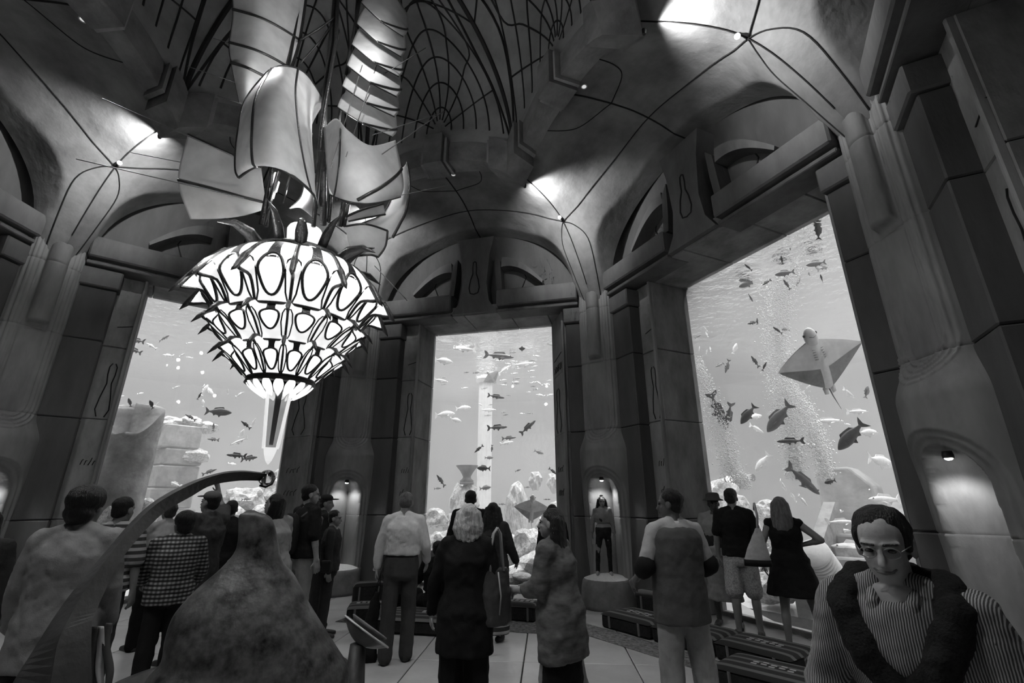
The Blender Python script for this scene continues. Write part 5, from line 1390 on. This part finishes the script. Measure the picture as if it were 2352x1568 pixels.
    # ---- shoes
    if feet and shoes is not None:
        for nm, s in (('L', -1), ('R', 1)):
            an = J['an' + nm]; fdv = V(.12 * s, 1, 0).normalized()
            mb = chain(MB(), [an + V(0, -.04 * S, -.045 * S), an + fdv * .09 * S + V(0, 0, -.052 * S), an + fdv * .185 * S + V(0, 0, -.062 * S)], [.042 * S, .044 * S, .032 * S])
            fleshed(mb, 'shoe', mat('shoe_%d' % int(shoes * 100), shoes, .5), t, .012, 2)
    # ---- hair
    if hair:
        style, hv = hair; mb = MB(); m = hairm(hv)
        if style != 'bald':
            mb.ball(hp_((0, -.022, .052)), (.084 * S, .098 * S, .084 * S), 16, 12, Rh); mb.ball(hp_((0, -.048, -.005)), (.074 * S, .062 * S, .072 * S), 14, 10, Rh)
        if style == 'receding':
            mb = MB(); mb.ball(hp_((0, -.035, .045)), (.085 * S, .088 * S, .086 * S), 16, 12, Rh); mb.ball(hp_((0, -.05, -.01)), (.076 * S, .06 * S, .07 * S), 14, 10, Rh)
            mb.ball(hp_((0, -.022, .076)), (.080 * S, .086 * S, .058 * S), 16, 12, Rh)
            for s in (-1, 1): mb.ball(hp_((s * .068, .015, .03)), (.016 * S, .03 * S, .05 * S), 12, 8, Rh)
        if style == 'balding': mb = MB(); mb.ball(hp_((0, -.035, .012)), (.081 * S, .078 * S, .078 * S), 16, 12, Rh); mb.ball(hp_((0, -.01, .055)), (.079 * S, .09 * S, .072 * S), 16, 12, Rh)
        if style == 'full': mb.ball(hp_((0, -.03, .05)), (.105 * S, .115 * S, .100 * S), 16, 12, Rh); mb.ball(hp_((0, -.06, -.03)), (.09 * S, .07 * S, .08 * S), 14, 10, Rh)
        if style == 'bob':
            for q in range(-4, 5):
                a = q * .38; px, py = .085 * sin(a), -.02 - .075 * cos(a)
                chain(mb, [hp_((px * .9, py * .9, .05)), hp_((px * 1.12, py * 1.05 , -.06)), hp_((px * 1.15, py * 1.15, -.165 + .035 * abs(q) / 4))], [.033 * S, .037 * S, .016 * S])
        if style == 'long':
            for q in range(-3, 4):
                a = q * .40; px, py = .08 * sin(a), -.025 - .075 * cos(a)
                chain(mb, [hp_((px, py * .9, .04)), hp_((px * 1.2, py * 1.1, -.10)), hp_((px * 1.3, py * 1.3, -.24)), hp_((px * 1.0, py * 1.45, -.34))], [.034 * S, .037 * S, .036 * S, .018 * S])
        if style == 'verylong':
            for q in range(-4, 5):
                a = q * .42; px, py = .085 * sin(a), -.02 - .07 * cos(a)
                chain(mb, [hp_((px, py * .9, .04)), hp_((px * 1.35, py * 1.15, -.12)), hp_((px * 1.5, py * 1.45, -.30)), hp_((px * 1.4, py * 1.5, -.48))], [.034 * S, .038 * S, .036 * S, .015 * S])
        fleshed(mb, 'hair', m, t, .010, 2, .012, .03)
    if extra: extra(t, J, sp, hp_, S, Rh, Rl)
    return t, J, sp, hp_, S
def cloth(v, name=None, amt=.12, bump=.15): return mat(name or 'cloth_%d' % int(v * 1000), v, .9, amt, 14, bump=bump, bscale=120, spec=.2)

def hx(px, Y): return (px - 1176) / F_PX * Y * cos(PITCH)
# ---- the man in a white shirt
M_WHITE = cloth(.62, 'white_shirt_cloth')
def x_whiteshirt(t, J, sp, hp_, S, Rh, Rl):
    loft(MB(), [(sp((0, 0, q)), .182 * S, .126 * S, Rl) for q in (.075, .108)], 24).build('belt', mat('belt_leather', .015, .4), t, True)
    loft(MB(), [(sp((0, -.008, .50)), .075 * S, .07 * S, Rl), (sp((0, -.005, .535)), .066 * S, .064 * S, Rl)], 20).build('collar', M_WHITE, t, True)
    capsule(MB(), J['wrL'] - V(.028, 0, 0), J['wrL'] + V(.028, 0, 0), .02, .02).build('wristwatch', mat('watch_metal', .6, .25, metal=1), t, True)
person('grey-haired man in a white shirt and dark trousers, seen from behind', -1.27, 5.95, radians(4), 1.76, .32, (((.30, .02, -1), (.05, .10, -1)), ((.30, .02, -1), (.0, .65, -.8))),
       (((.02, -.12, -1), (.0, -.10, -1)), ((.05, .10, -1), (.0, -.05, -1))), 2, 0, (0, 0), False, (M_WHITE, 0.0, 1.85, .012), ('trousers', cloth(.045, 'charcoal_trouser_cloth'), 1.0, .018),
       ('balding', .10), .02, extra=x_whiteshirt, stout=1.08)
# ---- blonde woman in black
BLK = cloth(.010, 'black_knit')
person('blonde woman in a long black cardigan, seen from behind', -.345, 3.95, radians(-6), 1.63, .45, (((.34, .05, -1), (.15, .3, -1)), ((.22, .05, -1), (-.15, .55, -.7))), (LEG_STR, LEG_STR), 0, 0, (14, 0), True,
       (BLK, .30, 1.95, .022), ('trousers', cloth(.008, 'black_trouser_cloth'), 1.0, .03), ('bob', .50), .02)
# ---- woman walking left
TUN = mat('patterned_tunic', .10, .9, .65, 5, (1, 1, 3), .1, 80)
person('woman in a mottled grey tunic and black skirt walking towards the left', .36, 3.95, radians(62), 1.60, .30, (((.20, .15, -1), (-.2, .95, -.15)), ((.15, .1, -1), (-.15, .95, -.2))),
       (((.02, .25, -1), (0, -.1, -1)), ((.02, -.25, -1), (0, -.25, -1))), 6, 0, (10, 5), True, (TUN, .32, 1.5, .05), ('skirt', cloth(.008, 'black_skirt_cloth'), .12, .03), ('long', .015), .02, face=True, stout=1.0)
# ---- man in a grey waistcoat
def x_vest(t, J, sp, hp_, S, Rh, Rl):
    mb = MB()
    loft(mb, [(sp((0, 0, -.20)), .225 * S, .17 * S, Rl), (sp((0, 0, 0)), .222 * S, .168 * S, Rl), (sp((0, 0, .12)), .212 * S, .162 * S, Rl), (sp((0, 0, .30)), .228 * S, .168 * S, Rl), (sp((0, 0, .42)), .228 * S, .16 * S, Rl), (sp((0, 0, .475)), .19 * S, .13 * S, Rl), (sp((0, 0, .50)), .13 * S, .10 * S, Rl)], 24)
    fleshed(mb, 'waistcoat', cloth(.085, 'grey_waistcoat_cloth'), t, .012, 3, .02, .1)
    for nm in 'LR':
        e, w_ = J['el' + nm], J['wr' + nm]
        capsule(MB(), e.lerp(w_, -.05), e.lerp(w_, .22), .078 * S, .074 * S).build('arm_band', cloth(.012, 'black_arm_band'), t, True)
    loft(MB(), [(sp((0, -.005, .495)), .085 * S, .08 * S, Rl), (sp((0, 0, .545)), .068 * S, .066 * S, Rl)], 20).build('collar', M_WHITE, t, True)
person('man in a grey waistcoat over a pale short-sleeved shirt and light trousers', hx(1540, 4.2), 4.2, radians(10), 1.75, .10, (((.34, .0, -1), (.02, .8, -.5)), ((.34, .02, -1), (-.1, .8, -.45))),
       (((.07, .03, -1), (.02, -.03, -1)), ((.09, -.03, -1), (.03, -.03, -1))), 0, 0, (48, 0), False, (cloth(.42, 'pale_shirt_cloth'), 0, 1.0, .0), ('trousers', cloth(.30, 'light_trouser_cloth'), 1.0, .03), ('short', .008), .03,
       face=True, extra=x_vest)
# ---- man in T-shirt and patterned shorts
SH = mat('patterned_shorts', .36, .9, .5, 55, bump=.1, bscale=60)
person('man in a dark T-shirt and pale patterned shorts at the right window', hx(1680, 6.92), 6.92, radians(-20), 1.82, .22, (((.2, 0, -1), (.02, .25, -1)), ((.22, -.05, -1), (.08, .15, -1))),
       (((.05, -.04, -1), (.02, -.06, -1)), ((.07, .05, -1), (.02, -.02, -1))), 0, 0, (-12, 0), False, (cloth(.012, 'dark_tshirt_cloth'), .04, .8, .008), ('trousers', SH, .48, .02), ('short', .025), .06)
# ---- woman in a black dress
def x_dress(t, J, sp, hp_, S, Rh, Rl):
    for s in (-1, 1):
        MB().tube([sp((s * .09, .06, .46)), sp((s * .10, 0, .50)), sp((s * .11, -.08, .44))], .014 * S, 6).build('strap', cloth(.06, 'strap_cloth'), t, True)
person('woman with fair hair in a sleeveless black dress, hand on her hip', hx(1790, 6.28), 6.28, radians(-28), 1.70, .22, (((.45, -.05, -1), (.05, .35, -.9)), ((1.0, -.25, -.85), (-.75, .45, -.25))),
       (((.10, .02, -1), (.05, -.03, -1)), ((.22, .0, -1), (.12, -.03, -1))), 0, 0, (-8, 0), True, (BLK, .05, 0, .012), ('skirt', cloth(.010, 'black_dress_cloth'), .60, .11), ('long', .13), .06, extra=x_dress, stout=1.04)
# ---- man in a bucket hat
def x_hat(t, J, sp, hp_, S, Rh, Rl):
    MB().lathe([(.15 * S, 0), (.145 * S, .012), (.10 * S, .035), (.095 * S, .09), (.07 * S, .115), (.01, .12)], 24).build('bucket_hat', cloth(.06, 'hat_cloth'), t, True).location = hp_((0, 0, .045))
    loft(MB(), [(sp((0, 0, q)), a, b, Rl) for q, a, b in ((-.02, .21, .15), (.2, .2, .145), (.4, .21, .14), (.48, .14, .1))], 20).build('vest', cloth(.03, 'dark_vest_cloth'), t, True)
person('man in a brimmed hat and long pale robe beside the window jamb', hx(1638, 7.5), 7.5, radians(150), 1.74, .07, (ARM_DOWN, ARM_DOWN), (((.12, .12, -1), (.05, 0, -1)), ((.08, -.05, -1), (0, -.02, -1))), 0, 0, (20, 0), False,
       (cloth(.26, 'robe_cloth'), .05, 1.9, .02), ('skirt', cloth(.22, 'robe_skirt_cloth'), .32, .05), ('short', .01), .03, extra=x_hat, face=True)
# ---- girl on the pedestal
gp, _ = col_frame(COL_ANG['between the middle and right windows'])
_gd = (C0 - gp).normalized()
def x_girl(t, J, sp, hp_, S, Rh, Rl):
    MB().ball(sp((.02, .128, .28)), (.05, .012, .05), 12, 8).build('shirt_print', cloth(.03, 'print_ink'), t, True)
    MB().ball(hp_((0, -.03, .14)), (.03, .03, .025), 10, 8).build('hair_bun', hairm(.015), t, True)
person('girl with long dark hair and grey top standing on the pedestal', gp.x + _gd.x * .44, gp.y + _gd.y * .44, radians(172), 1.24, .26, (((.22, .0, -1), (.1, .1, -1)), ((.3, -.2, -1), (.1, -.2, -1))),
       (((.06, 0, -1), (.0, 0, -1)), ((.16, 0, -1), (.06, 0, -1))), 0, 0, (6, -4), True, (cloth(.22, 'grey_top_cloth'), .02, 1.9, .012), ('trousers', cloth(.02, 'leggings_cloth', .5), 1.0, -.004),
       ('verylong', .015), .4, face=True, extra=x_girl, z0=.487, vox=.008)
# ---- dark-clothed couple at the middle window
person('tall man in black standing close to the middle window', hx(1081, 7.3), 7.3, radians(4), 1.80, .12, (((.28, .05, -1), (.0, .75, -.6)), ((.28, .05, -1), (.0, .7, -.6))), (LEG_STR, LEG_STR), 0, 0, (0, 0), False,
       (cloth(.009, 'black_shirt_cloth'), .04, 2, .03), ('trousers', cloth(.02, 'dark_jeans'), 1, .02), ('short', .008), .02)
HEM = stripe_mat('banded_skirt', .02, .30, 4.0, 'Z', .62)
person('woman with a long dark plait and banded skirt at the middle window', hx(1132, 6.75), 6.75, radians(-10), 1.63, .2, (((.25, .05, -1), (.0, .6, -.7)), ((.35, .05, -1), (.15, .5, -.6))), (LEG_STR, LEG_STR), 0, 0, (10, 0), True,
       (cloth(.028, 'dark_grey_coat'), .25, 2, .035), ('skirt', HEM, .10, .05), ('verylong', .006), .05)
person('dark-haired person half hidden at the edge of the middle window', hx(1268, 7.7), 7.7, radians(0), 1.60, .2, (ARM_DOWN, ARM_DOWN), (LEG_STR, LEG_STR), 0, 0, (0, 0), True, (cloth(.012, 'black_knit2'), .2, 2, .02),
       ('trousers', cloth(.015, 'dark_cloth3'), 1, .01), ('long', .008), .02)
# ---- seated visitors by the middle window
SIT = (((.25, .95, -.15), (.05, .35, -.9)), ((.25, .95, -.10), (.05, .45, -.9)))
person('seated visitor in black on the low cushions, head turned aside', hx(1012, 7.75), 7.75, radians(15), 1.68, .15, (((.3, .5, -.8), (-.3, .8, .1)), ((.3, .5, -.8), (-.3, .8, 0))), SIT, -6, 0, (-40, 0), False,
       (cloth(.007, 'black_jumper'), .02, 2, .03), ('trousers', cloth(.012, 'black_denim'), 1, .02), ('short', .008), .03, hip_drop=.62)
person('second seated visitor in black leaning back beside the first', hx(925, 8.3), 8.3, radians(-20), 1.58, .15, (((.3, .4, -.8), (-.3, .8, .1)), ((.3, .4, -.8), (-.3, .8, 0))), SIT, -10, 0, (30, 0), True,
       (cloth(.007, 'black_jumper'), .02, 2, .03), ('trousers', cloth(.012, 'black_denim'), 1, .02), ('long', .008), .03, hip_drop=.62)
# ---- group by the left window
person('man with thick dark hair in a long pale grey jacket, seen from behind', hx(203, 3.30), 3.30, radians(18), 1.74, .15, (((.20, .05, -1), (.05, .35, -1)), ((.20, .05, -1), (0, .4, -1))), (((.05, -.15, -1), (0, -.1, -1)), ((.06, .1, -1), (0, 0, -1))), 0, 0, (-14, 0), False,
       (cloth(.20, 'pale_jacket_cloth'), .24, 1.95, .022), ('trousers', cloth(.012, 'black_cotton'), 1, .02), ('full', .005), .02, stout=1.02)
person('dark-clothed visitor at the very left edge of the picture', hx(-22, 3.75), 3.75, radians(40), 1.62, .2, (ARM_DOWN, ARM_DOWN), (LEG_STR, LEG_STR), 0, 0, (0, 0), True, (cloth(.02, 'dark_coat_cloth'), .3, 2, .03), ('trousers', cloth(.01, 'black_cotton'), 1, .02), ('long', .006), .02)
STR = stripe_mat('striped_polo', .04, .34, 5.5, 'Z', .55)
person('man in a boldly striped polo shirt behind the bronze arch', hx(287, 4.75), 4.75, radians(8), 1.69, .22, (ARM_DOWN, ARM_DOWN), (LEG_STR, LEG_STR), 0, 0, (-10, 0), False, (STR, .04, .9, .025), ('trousers', cloth(.05, 'grey_trouser'), 1, .02), ('short', .008), .03)
person('person in a pale T-shirt and black trousers between the arch and the boy', hx(395, 6.4), 6.4, radians(60), 1.64, .35, (((.2, .3, -1), (0, .9, -.1)), ((.2, .3, -1), (0, .9, 0))), (LEG_STR, LEG_STR), 0, 0, (0, 10), False, (cloth(.30, 'pale_tshirt'), .06, .9, .03),
       ('trousers', cloth(.006, 'jet_cotton'), 1, .02), ('short', .05), .03, face=True)
CHK = stripe_mat('checked_shirt', .03, .30, 9.0, 'Z', .5, wobble=1.0)
_n = CHK.node_tree; _w = _n.nodes.new('ShaderNodeTexWave'); _w.bands_direction = 'X'; _w.inputs['Scale'].default_value = 9.0
_c = [x for x in _n.nodes if x.type == 'TEX_COORD'][0]; _r = [x for x in _n.nodes if x.type == 'VALTORGB'][0]; _m = _n.nodes.new('ShaderNodeMix'); _m.data_type = 'RGBA'; _m.blend_type = 'MULTIPLY'; _m.inputs[0].default_value = .7
_n.links.new(_c.outputs['Object'], _w.inputs['Vector']); _n.links.new(_r.outputs[0], _m.inputs[6]); _n.links.new(_w.outputs[0], _m.inputs[7]); _n.links.new(_m.outputs[2], _n.nodes['Principled BSDF'].inputs['Base Color'])
person('boy in a checked shirt with black hair, beside the bronze cone', hx(432, 5.0), 5.0, radians(35), 1.55, .2, (((.3, .3, -1), (0, .7, -.5)), ((.3, .2, -1), (0, .7, -.5))), (LEG_STR, LEG_STR), 0, 0, (30, 0), False, (CHK, .12, 1.9, .035), ('trousers', cloth(.02, 'dark_cloth3'), 1, .02), ('full', .005), .03)
def x_cap(t, J, sp, hp_, S, Rh, Rl):
    MB().ball(hp_((0, -.01, .075)), (.088 * S, .104 * S, .065 * S), 16, 10, Rh).build('cap', cloth(.10, 'cap_cloth'), t, True)
    MB().ball(hp_((0, .10, .065)), (.07 * S, .08 * S, .010 * S), 16, 8, Rh @ Matrix.Rotation(-.2, 3, 'X')).build('cap_brim', cloth(.09, 'cap_brim_cloth'), t, True)
person('man in a peaked cap and loose dark shirt raising one arm', hx(480, 5.9), 5.9, radians(75), 1.76, .25, (((.2, .2, -1), (0, .8, 0)), ((.5, .5, .25), (-.1, .4, 1))), (LEG_STR, LEG_STR), -4, 0, (5, 8), False, (cloth(.055, 'dark_loose_shirt'), .28, 1.0, .06), ('trousers', cloth(.25, 'stone_trouser'), 1, .02),
       ('short', .01), .03, face=True, extra=x_cap)
person('dark-haired person in black behind the man with the raised arm', hx(535, 7.0), 7.0, radians(20), 1.66, .2, (ARM_DOWN, ARM_DOWN), (LEG_STR, LEG_STR), 0, 0, (0, 0), False, (cloth(.012, 'black_knit2'), .1, 2, .03), ('trousers', cloth(.02, 'dark_cloth3'), 1, .02), ('short', .008), .03)
person('long-haired person in a pale hooded top turned towards the left', hx(640, 5.6), 5.6, radians(62), 1.74, .3, (((.2, .2, -1), (0, .6, -.4)), ((.25, .2, -1), (0, .7, -.4))), (LEG_STR, LEG_STR), 6, 0, (15, 15), True, (cloth(.30, 'pale_hoodie'), .10, 2, .05), ('trousers', cloth(.05, 'grey_trouser'), 1, .01), ('long', .006), .03, face=True)
def x_pack(t, J, sp, hp_, S, Rh, Rl):
    loft(MB(), [(sp((0, -.19, q)), a, b, Rl) for q, a, b in ((.02, .12, .06), (.08, .15, .09), (.3, .15, .10), (.42, .13, .07), (.46, .08, .04))], 16).build('backpack', cloth(.018, 'backpack_cloth'), t, True)
    for s in (-1, 1):
        MB().tube([sp((s * .11, -.13, .42)), sp((s * .12, .0, .53)), sp((s * .12, .13, .40)), sp((s * .13, .10, .15))], .016, 6).build('strap', cloth(.14, 'grey_strap_cloth'), t, True)
    for s in (-1, 1):
        MB().tube([hp_((s * .03 + .022 * cos(q), .098, .006 + .018 * sin(q))) for q in [2 * pi * i / 14 for i in range(15)]], .002, 5).build('spectacle_rim', M_DARKMETAL, t, True)
person('man in dark clothes with spectacles and a backpack beside the left niche', hx(710, 6.5), 6.5, radians(-38), 1.86, .28, (((.15, .1, -1), (0, .2, -1)), ((.18, .0, -1), (.05, .2, -1))), (LEG_STR, LEG_STR), 0, 0, (-25, 0), False, (cloth(.014, 'black_polo'), .03, .9, .02), ('trousers', cloth(.24, 'khaki_cloth'), 1, .02), ('short', .008), .03,
       face=True, extra=x_pack)
def x_cap2(t, J, sp, hp_, S, Rh, Rl):
    MB().ball(hp_((0, -.01, .075)), (.088 * S, .104 * S, .065 * S), 16, 10, Rh).build('cap', cloth(.02, 'dark_cap_cloth'), t, True)
    MB().ball(hp_((0, .10, .065)), (.07 * S, .08 * S, .010 * S), 16, 8, Rh).build('cap_brim', cloth(.02, 'dark_cap_cloth'), t, True)
person('man in a dark cap standing behind the man with the backpack', hx(748, 7.5), 7.5, radians(-60), 1.74, .28, (ARM_DOWN, ARM_DOWN), (LEG_STR, LEG_STR), 0, 0, (-20, 0), False, (cloth(.016, 'black_knit3'), .08, 2, .02), ('trousers', cloth(.03, 'dark_cloth4'), 1, .02), ('short', .01), .03, extra=x_cap2)
person('boy with short dark hair in profile beside the left niche', hx(772, 6.95), 6.95, radians(-75), 1.53, .26, (ARM_DOWN, ARM_DOWN), (LEG_STR, LEG_STR), 0, 0, (-10, 0), False, (cloth(.03, 'dark_cloth5'), .08, 2, .015), ('trousers', cloth(.03, 'dark_cloth4'), 1, .01), ('short', .01), .03, face=True)
# ---- smiling man in the right foreground
PIN = stripe_mat('pinstripe_shirt', .05, .36, 46.0, 'X', .55, wobble=1.2)
def x_near(t, J, sp, hp_, S, Rh, Rl):
    mb = MB()
    for s in (-1, 1):
        chain(mb, [sp((s * .03, -.10, .52)), sp((s * .12, -.05, .535)), sp((s * .155, .05, .50)), sp((s * .10, .15, .38)), sp((s * .02, .175, .26))], [.05, .052, .05, .048, .045])
    chain(mb, [sp((.0, -.12, .50)), sp((0, -.15, .36))], [.07, .06])
    chain(mb, [sp((.03, .19, .24)), sp((-.03, .20, .10)), sp((-.05, .19, -.08))], [.045, .05, .05]); chain(mb, [sp((-.02, .19, .24)), sp((.05, .20, .08)), sp((.07, .18, -.06))], [.045, .048, .045])
    fleshed(mb, 'draped_sweater', cloth(.014, 'navy_sweater_knit', .3, .4), t, .012, 3, .03, .06)
    for s in (-1, 1):
        a0, a1 = sp((s * .022, .075, .515)), sp((s * .045, .125, .40))
        chain(MB(), [sp((s * .062, -.01, .545)), a0 + V(s * .03, 0, .0), a1], [.018, .020, .012]).build('collar', PIN, t, True)
    for s in (-1, 1):
        MB().tube([hp_((s * .033 + .024 * cos(q), .101 - .10 * (abs(s * .033 + .024 * cos(q))) ** 1.3, .004 + .017 * sin(q))) for q in [2 * pi * i / 18 for i in range(19)]], .0016, 5).build('spectacle_rim', mat('thin_metal', .35, .3, metal=1), t, True)
        MB().tube([hp_((s * .057, .092, .008)), hp_((s * .078, .03, .012)), hp_((s * .08, -.01, .005))], .0016, 5).build('spectacle_arm', mat('thin_metal', .35, .3, metal=1), t, True)
    chain(MB(), [hp_((-.030, .084, -.052)), hp_((-.015, .0935, -.0605)), hp_((0, .096, -.0625)), hp_((.015, .0935, -.0605)), hp_((.030, .084, -.052))], [.003, .0045, .005, .0045, .003]).build('smile', LIP_M, t, True)
person('smiling man in a pinstripe shirt with a dark sweater over his shoulders', hx(1998, 1.9), 1.80, radians(128), 1.66, .38, (((.3, .05, -1), (.0, .5, -.8)), ((.35, .05, -1), (-.1, .5, -.8))), (LEG_STR, LEG_STR), 18, 0, (6, -12), False,
       (PIN, .05, 1.95, .03), ('trousers', cloth(.03, 'dark_cloth4'), 1, .02), ('receding', .006), .03, face=True, extra=x_near, vox=.006)
# ================================================================== THINGS CARRIED
# tote bag on the blonde woman's shoulder
p = aty(1138, 1365, 3.92); t = thing('tote_bag', 'dark leather tote bag with pale handles hanging from the blonde woman\'s shoulder', 'bag', (p.x, p.y, p.z - .20), .3)
TOTE = mat('tote_leather', .045, .45, .3, 12, bump=.2)
fleshed(loft(MB(), [(V(0, 0, 0), .11, .065, None), (V(0, 0, .03), .125, .075, None), (V(0, 0, .20), .12, .07, None), (V(0, 0, .37), .10, .035, None), (V(0, 0, .385), .095, .02, None)], 24), 'body', TOTE, t, .011, 2, .015, .06)
for k in (-1, 1):
    MB().tube([V(-.05, .03 * k, .36), V(-.045, .025 * k, .50), V(-.02, .012 * k, .62), V(.01, .02 * k, .66), V(.035, .012 * k, .62), V(.055, .03 * k, .36)], .009, 8).build('handle', mat('handle_pale', .34, .5), t, True)
MB().tube([V(.0, -.072, .36), V(.02, -.082, .20), V(.01, -.078, .08)], .006, 6).build('hanging_strap', mat('handle_pale', .34, .5), t, True)
# handbag of the woman in the dress
p = aty(1742, 1300, 6.10); t = thing('handbag', 'pale canvas shoulder bag with a dark base beside the black dress', 'bag', (p.x, p.y, p.z), -.4)
loft(MB(), [(V(0, 0, 0), .15, .06, None), (V(0, 0, .07), .145, .058, None)], 24).build('base_band', cloth(.012, 'bag_band'), t, True)
fleshed(loft(MB(), [(V(0, 0, .06), .145, .058, None), (V(.02, 0, .2), .11, .045, None), (V(.05, 0, .36), .055, .02, None), (V(.055, 0, .42), .03, .012, None)], 24), 'body', cloth(.42, 'bag_canvas'), t, .011, 2, .012, .06)
MB().tube([V(.05, 0, .40), V(.07, .02, .56), V(.06, .05, .70), V(.05, .08, .62)], .014, 8).build('strap', cloth(.36, 'bag_strap'), t, True)
# jacket carried by the man in the white shirt
p = aty(852, 1425, 5.92); t = thing('carried_jacket', 'black jacket and bag hanging from the white-shirted man\'s hand', 'jacket', (p.x, p.y, p.z - .42), 0)
fleshed(loft(MB(), [(V(-.02, 0, 0), .10, .03, None), (V(0, 0, .05), .10, .045, None), (V(.0, 0, .4), .085, .05, None), (V(.03, 0, .62), .05, .04, None), (V(.05, 0, .70), .025, .02, None)], 20), 'cloth', cloth(.010, 'black_jacket_cloth'), t, .012, 2, .05, .09)
for k in (-.03, .0, .04):
    MB().tube([V(.03 + k, 0, .66), V(.055 + k * .4, 0, .80), V(.07, 0, .92)], .005, 6).build('strap', cloth(.012, 'bag_band'), t, True)
# phone held up by the man in the cap, camera case of the man with the backpack
p = aty(748, 1300, 6.42); t = thing('camera_case', 'small dark camera case held beside the backpack man', 'bag', (p.x, p.y, p.z - .06), .2)
MB().cbox(-.055, .055, -.035, .035, 0, .12, .015).build('body', cloth(.012, 'bag_band'), t); MB().cbox(-.057, .057, -.038, .038, .09, .125, .01).build('flap', cloth(.02, 'dark_coat_cloth'), t)
# ================================================================== settle the fleshed-out meshes
bpy.context.view_layer.update()
_dg = bpy.context.evaluated_depsgraph_get()
_done = []
for o in PENDING:
    me = bpy.data.meshes.new_from_object(o.evaluated_get(_dg)); _done.append((o, me))
for o, me in _done:
    mats = list(o.data.materials); o.modifiers.clear(); o.data = me
    if not me.materials:
        for m in mats: me.materials.append(m)
    me.polygons.foreach_set('use_smooth', [True] * len(me.polygons))

# ---- alike things share a label until here; say which one is which by counting along the row
def _px(p):
    q = p - EYEV; zc = q.y * cos(PITCH) + q.z * sin(PITCH)
    return 1176 + F_PX * q.x / zc if zc > .05 else 1e6
_by = {}
for o in bpy.data.objects:
    if o.parent is None and o.get('category') in ('fish', 'rock') and 'shoal' not in o['label']: _by.setdefault(o['label'], []).append(o)
_ORD = ['leftmost', 'second', 'third', 'fourth', 'fifth', 'sixth', 'seventh', 'eighth', 'ninth', 'tenth', 'eleventh', 'twelfth', 'thirteenth', 'fourteenth']
for lab, os_ in _by.items():
    if len(os_) < 2: continue
    os_.sort(key=lambda o: _px(o.matrix_world.translation))
    for i, o in enumerate(os_):
        w_ = 'rightmost' if i == len(os_) - 1 else _ORD[i]
        o['label'] = lab + ', ' + w_ + ('' if w_.endswith('most') else ' from left')
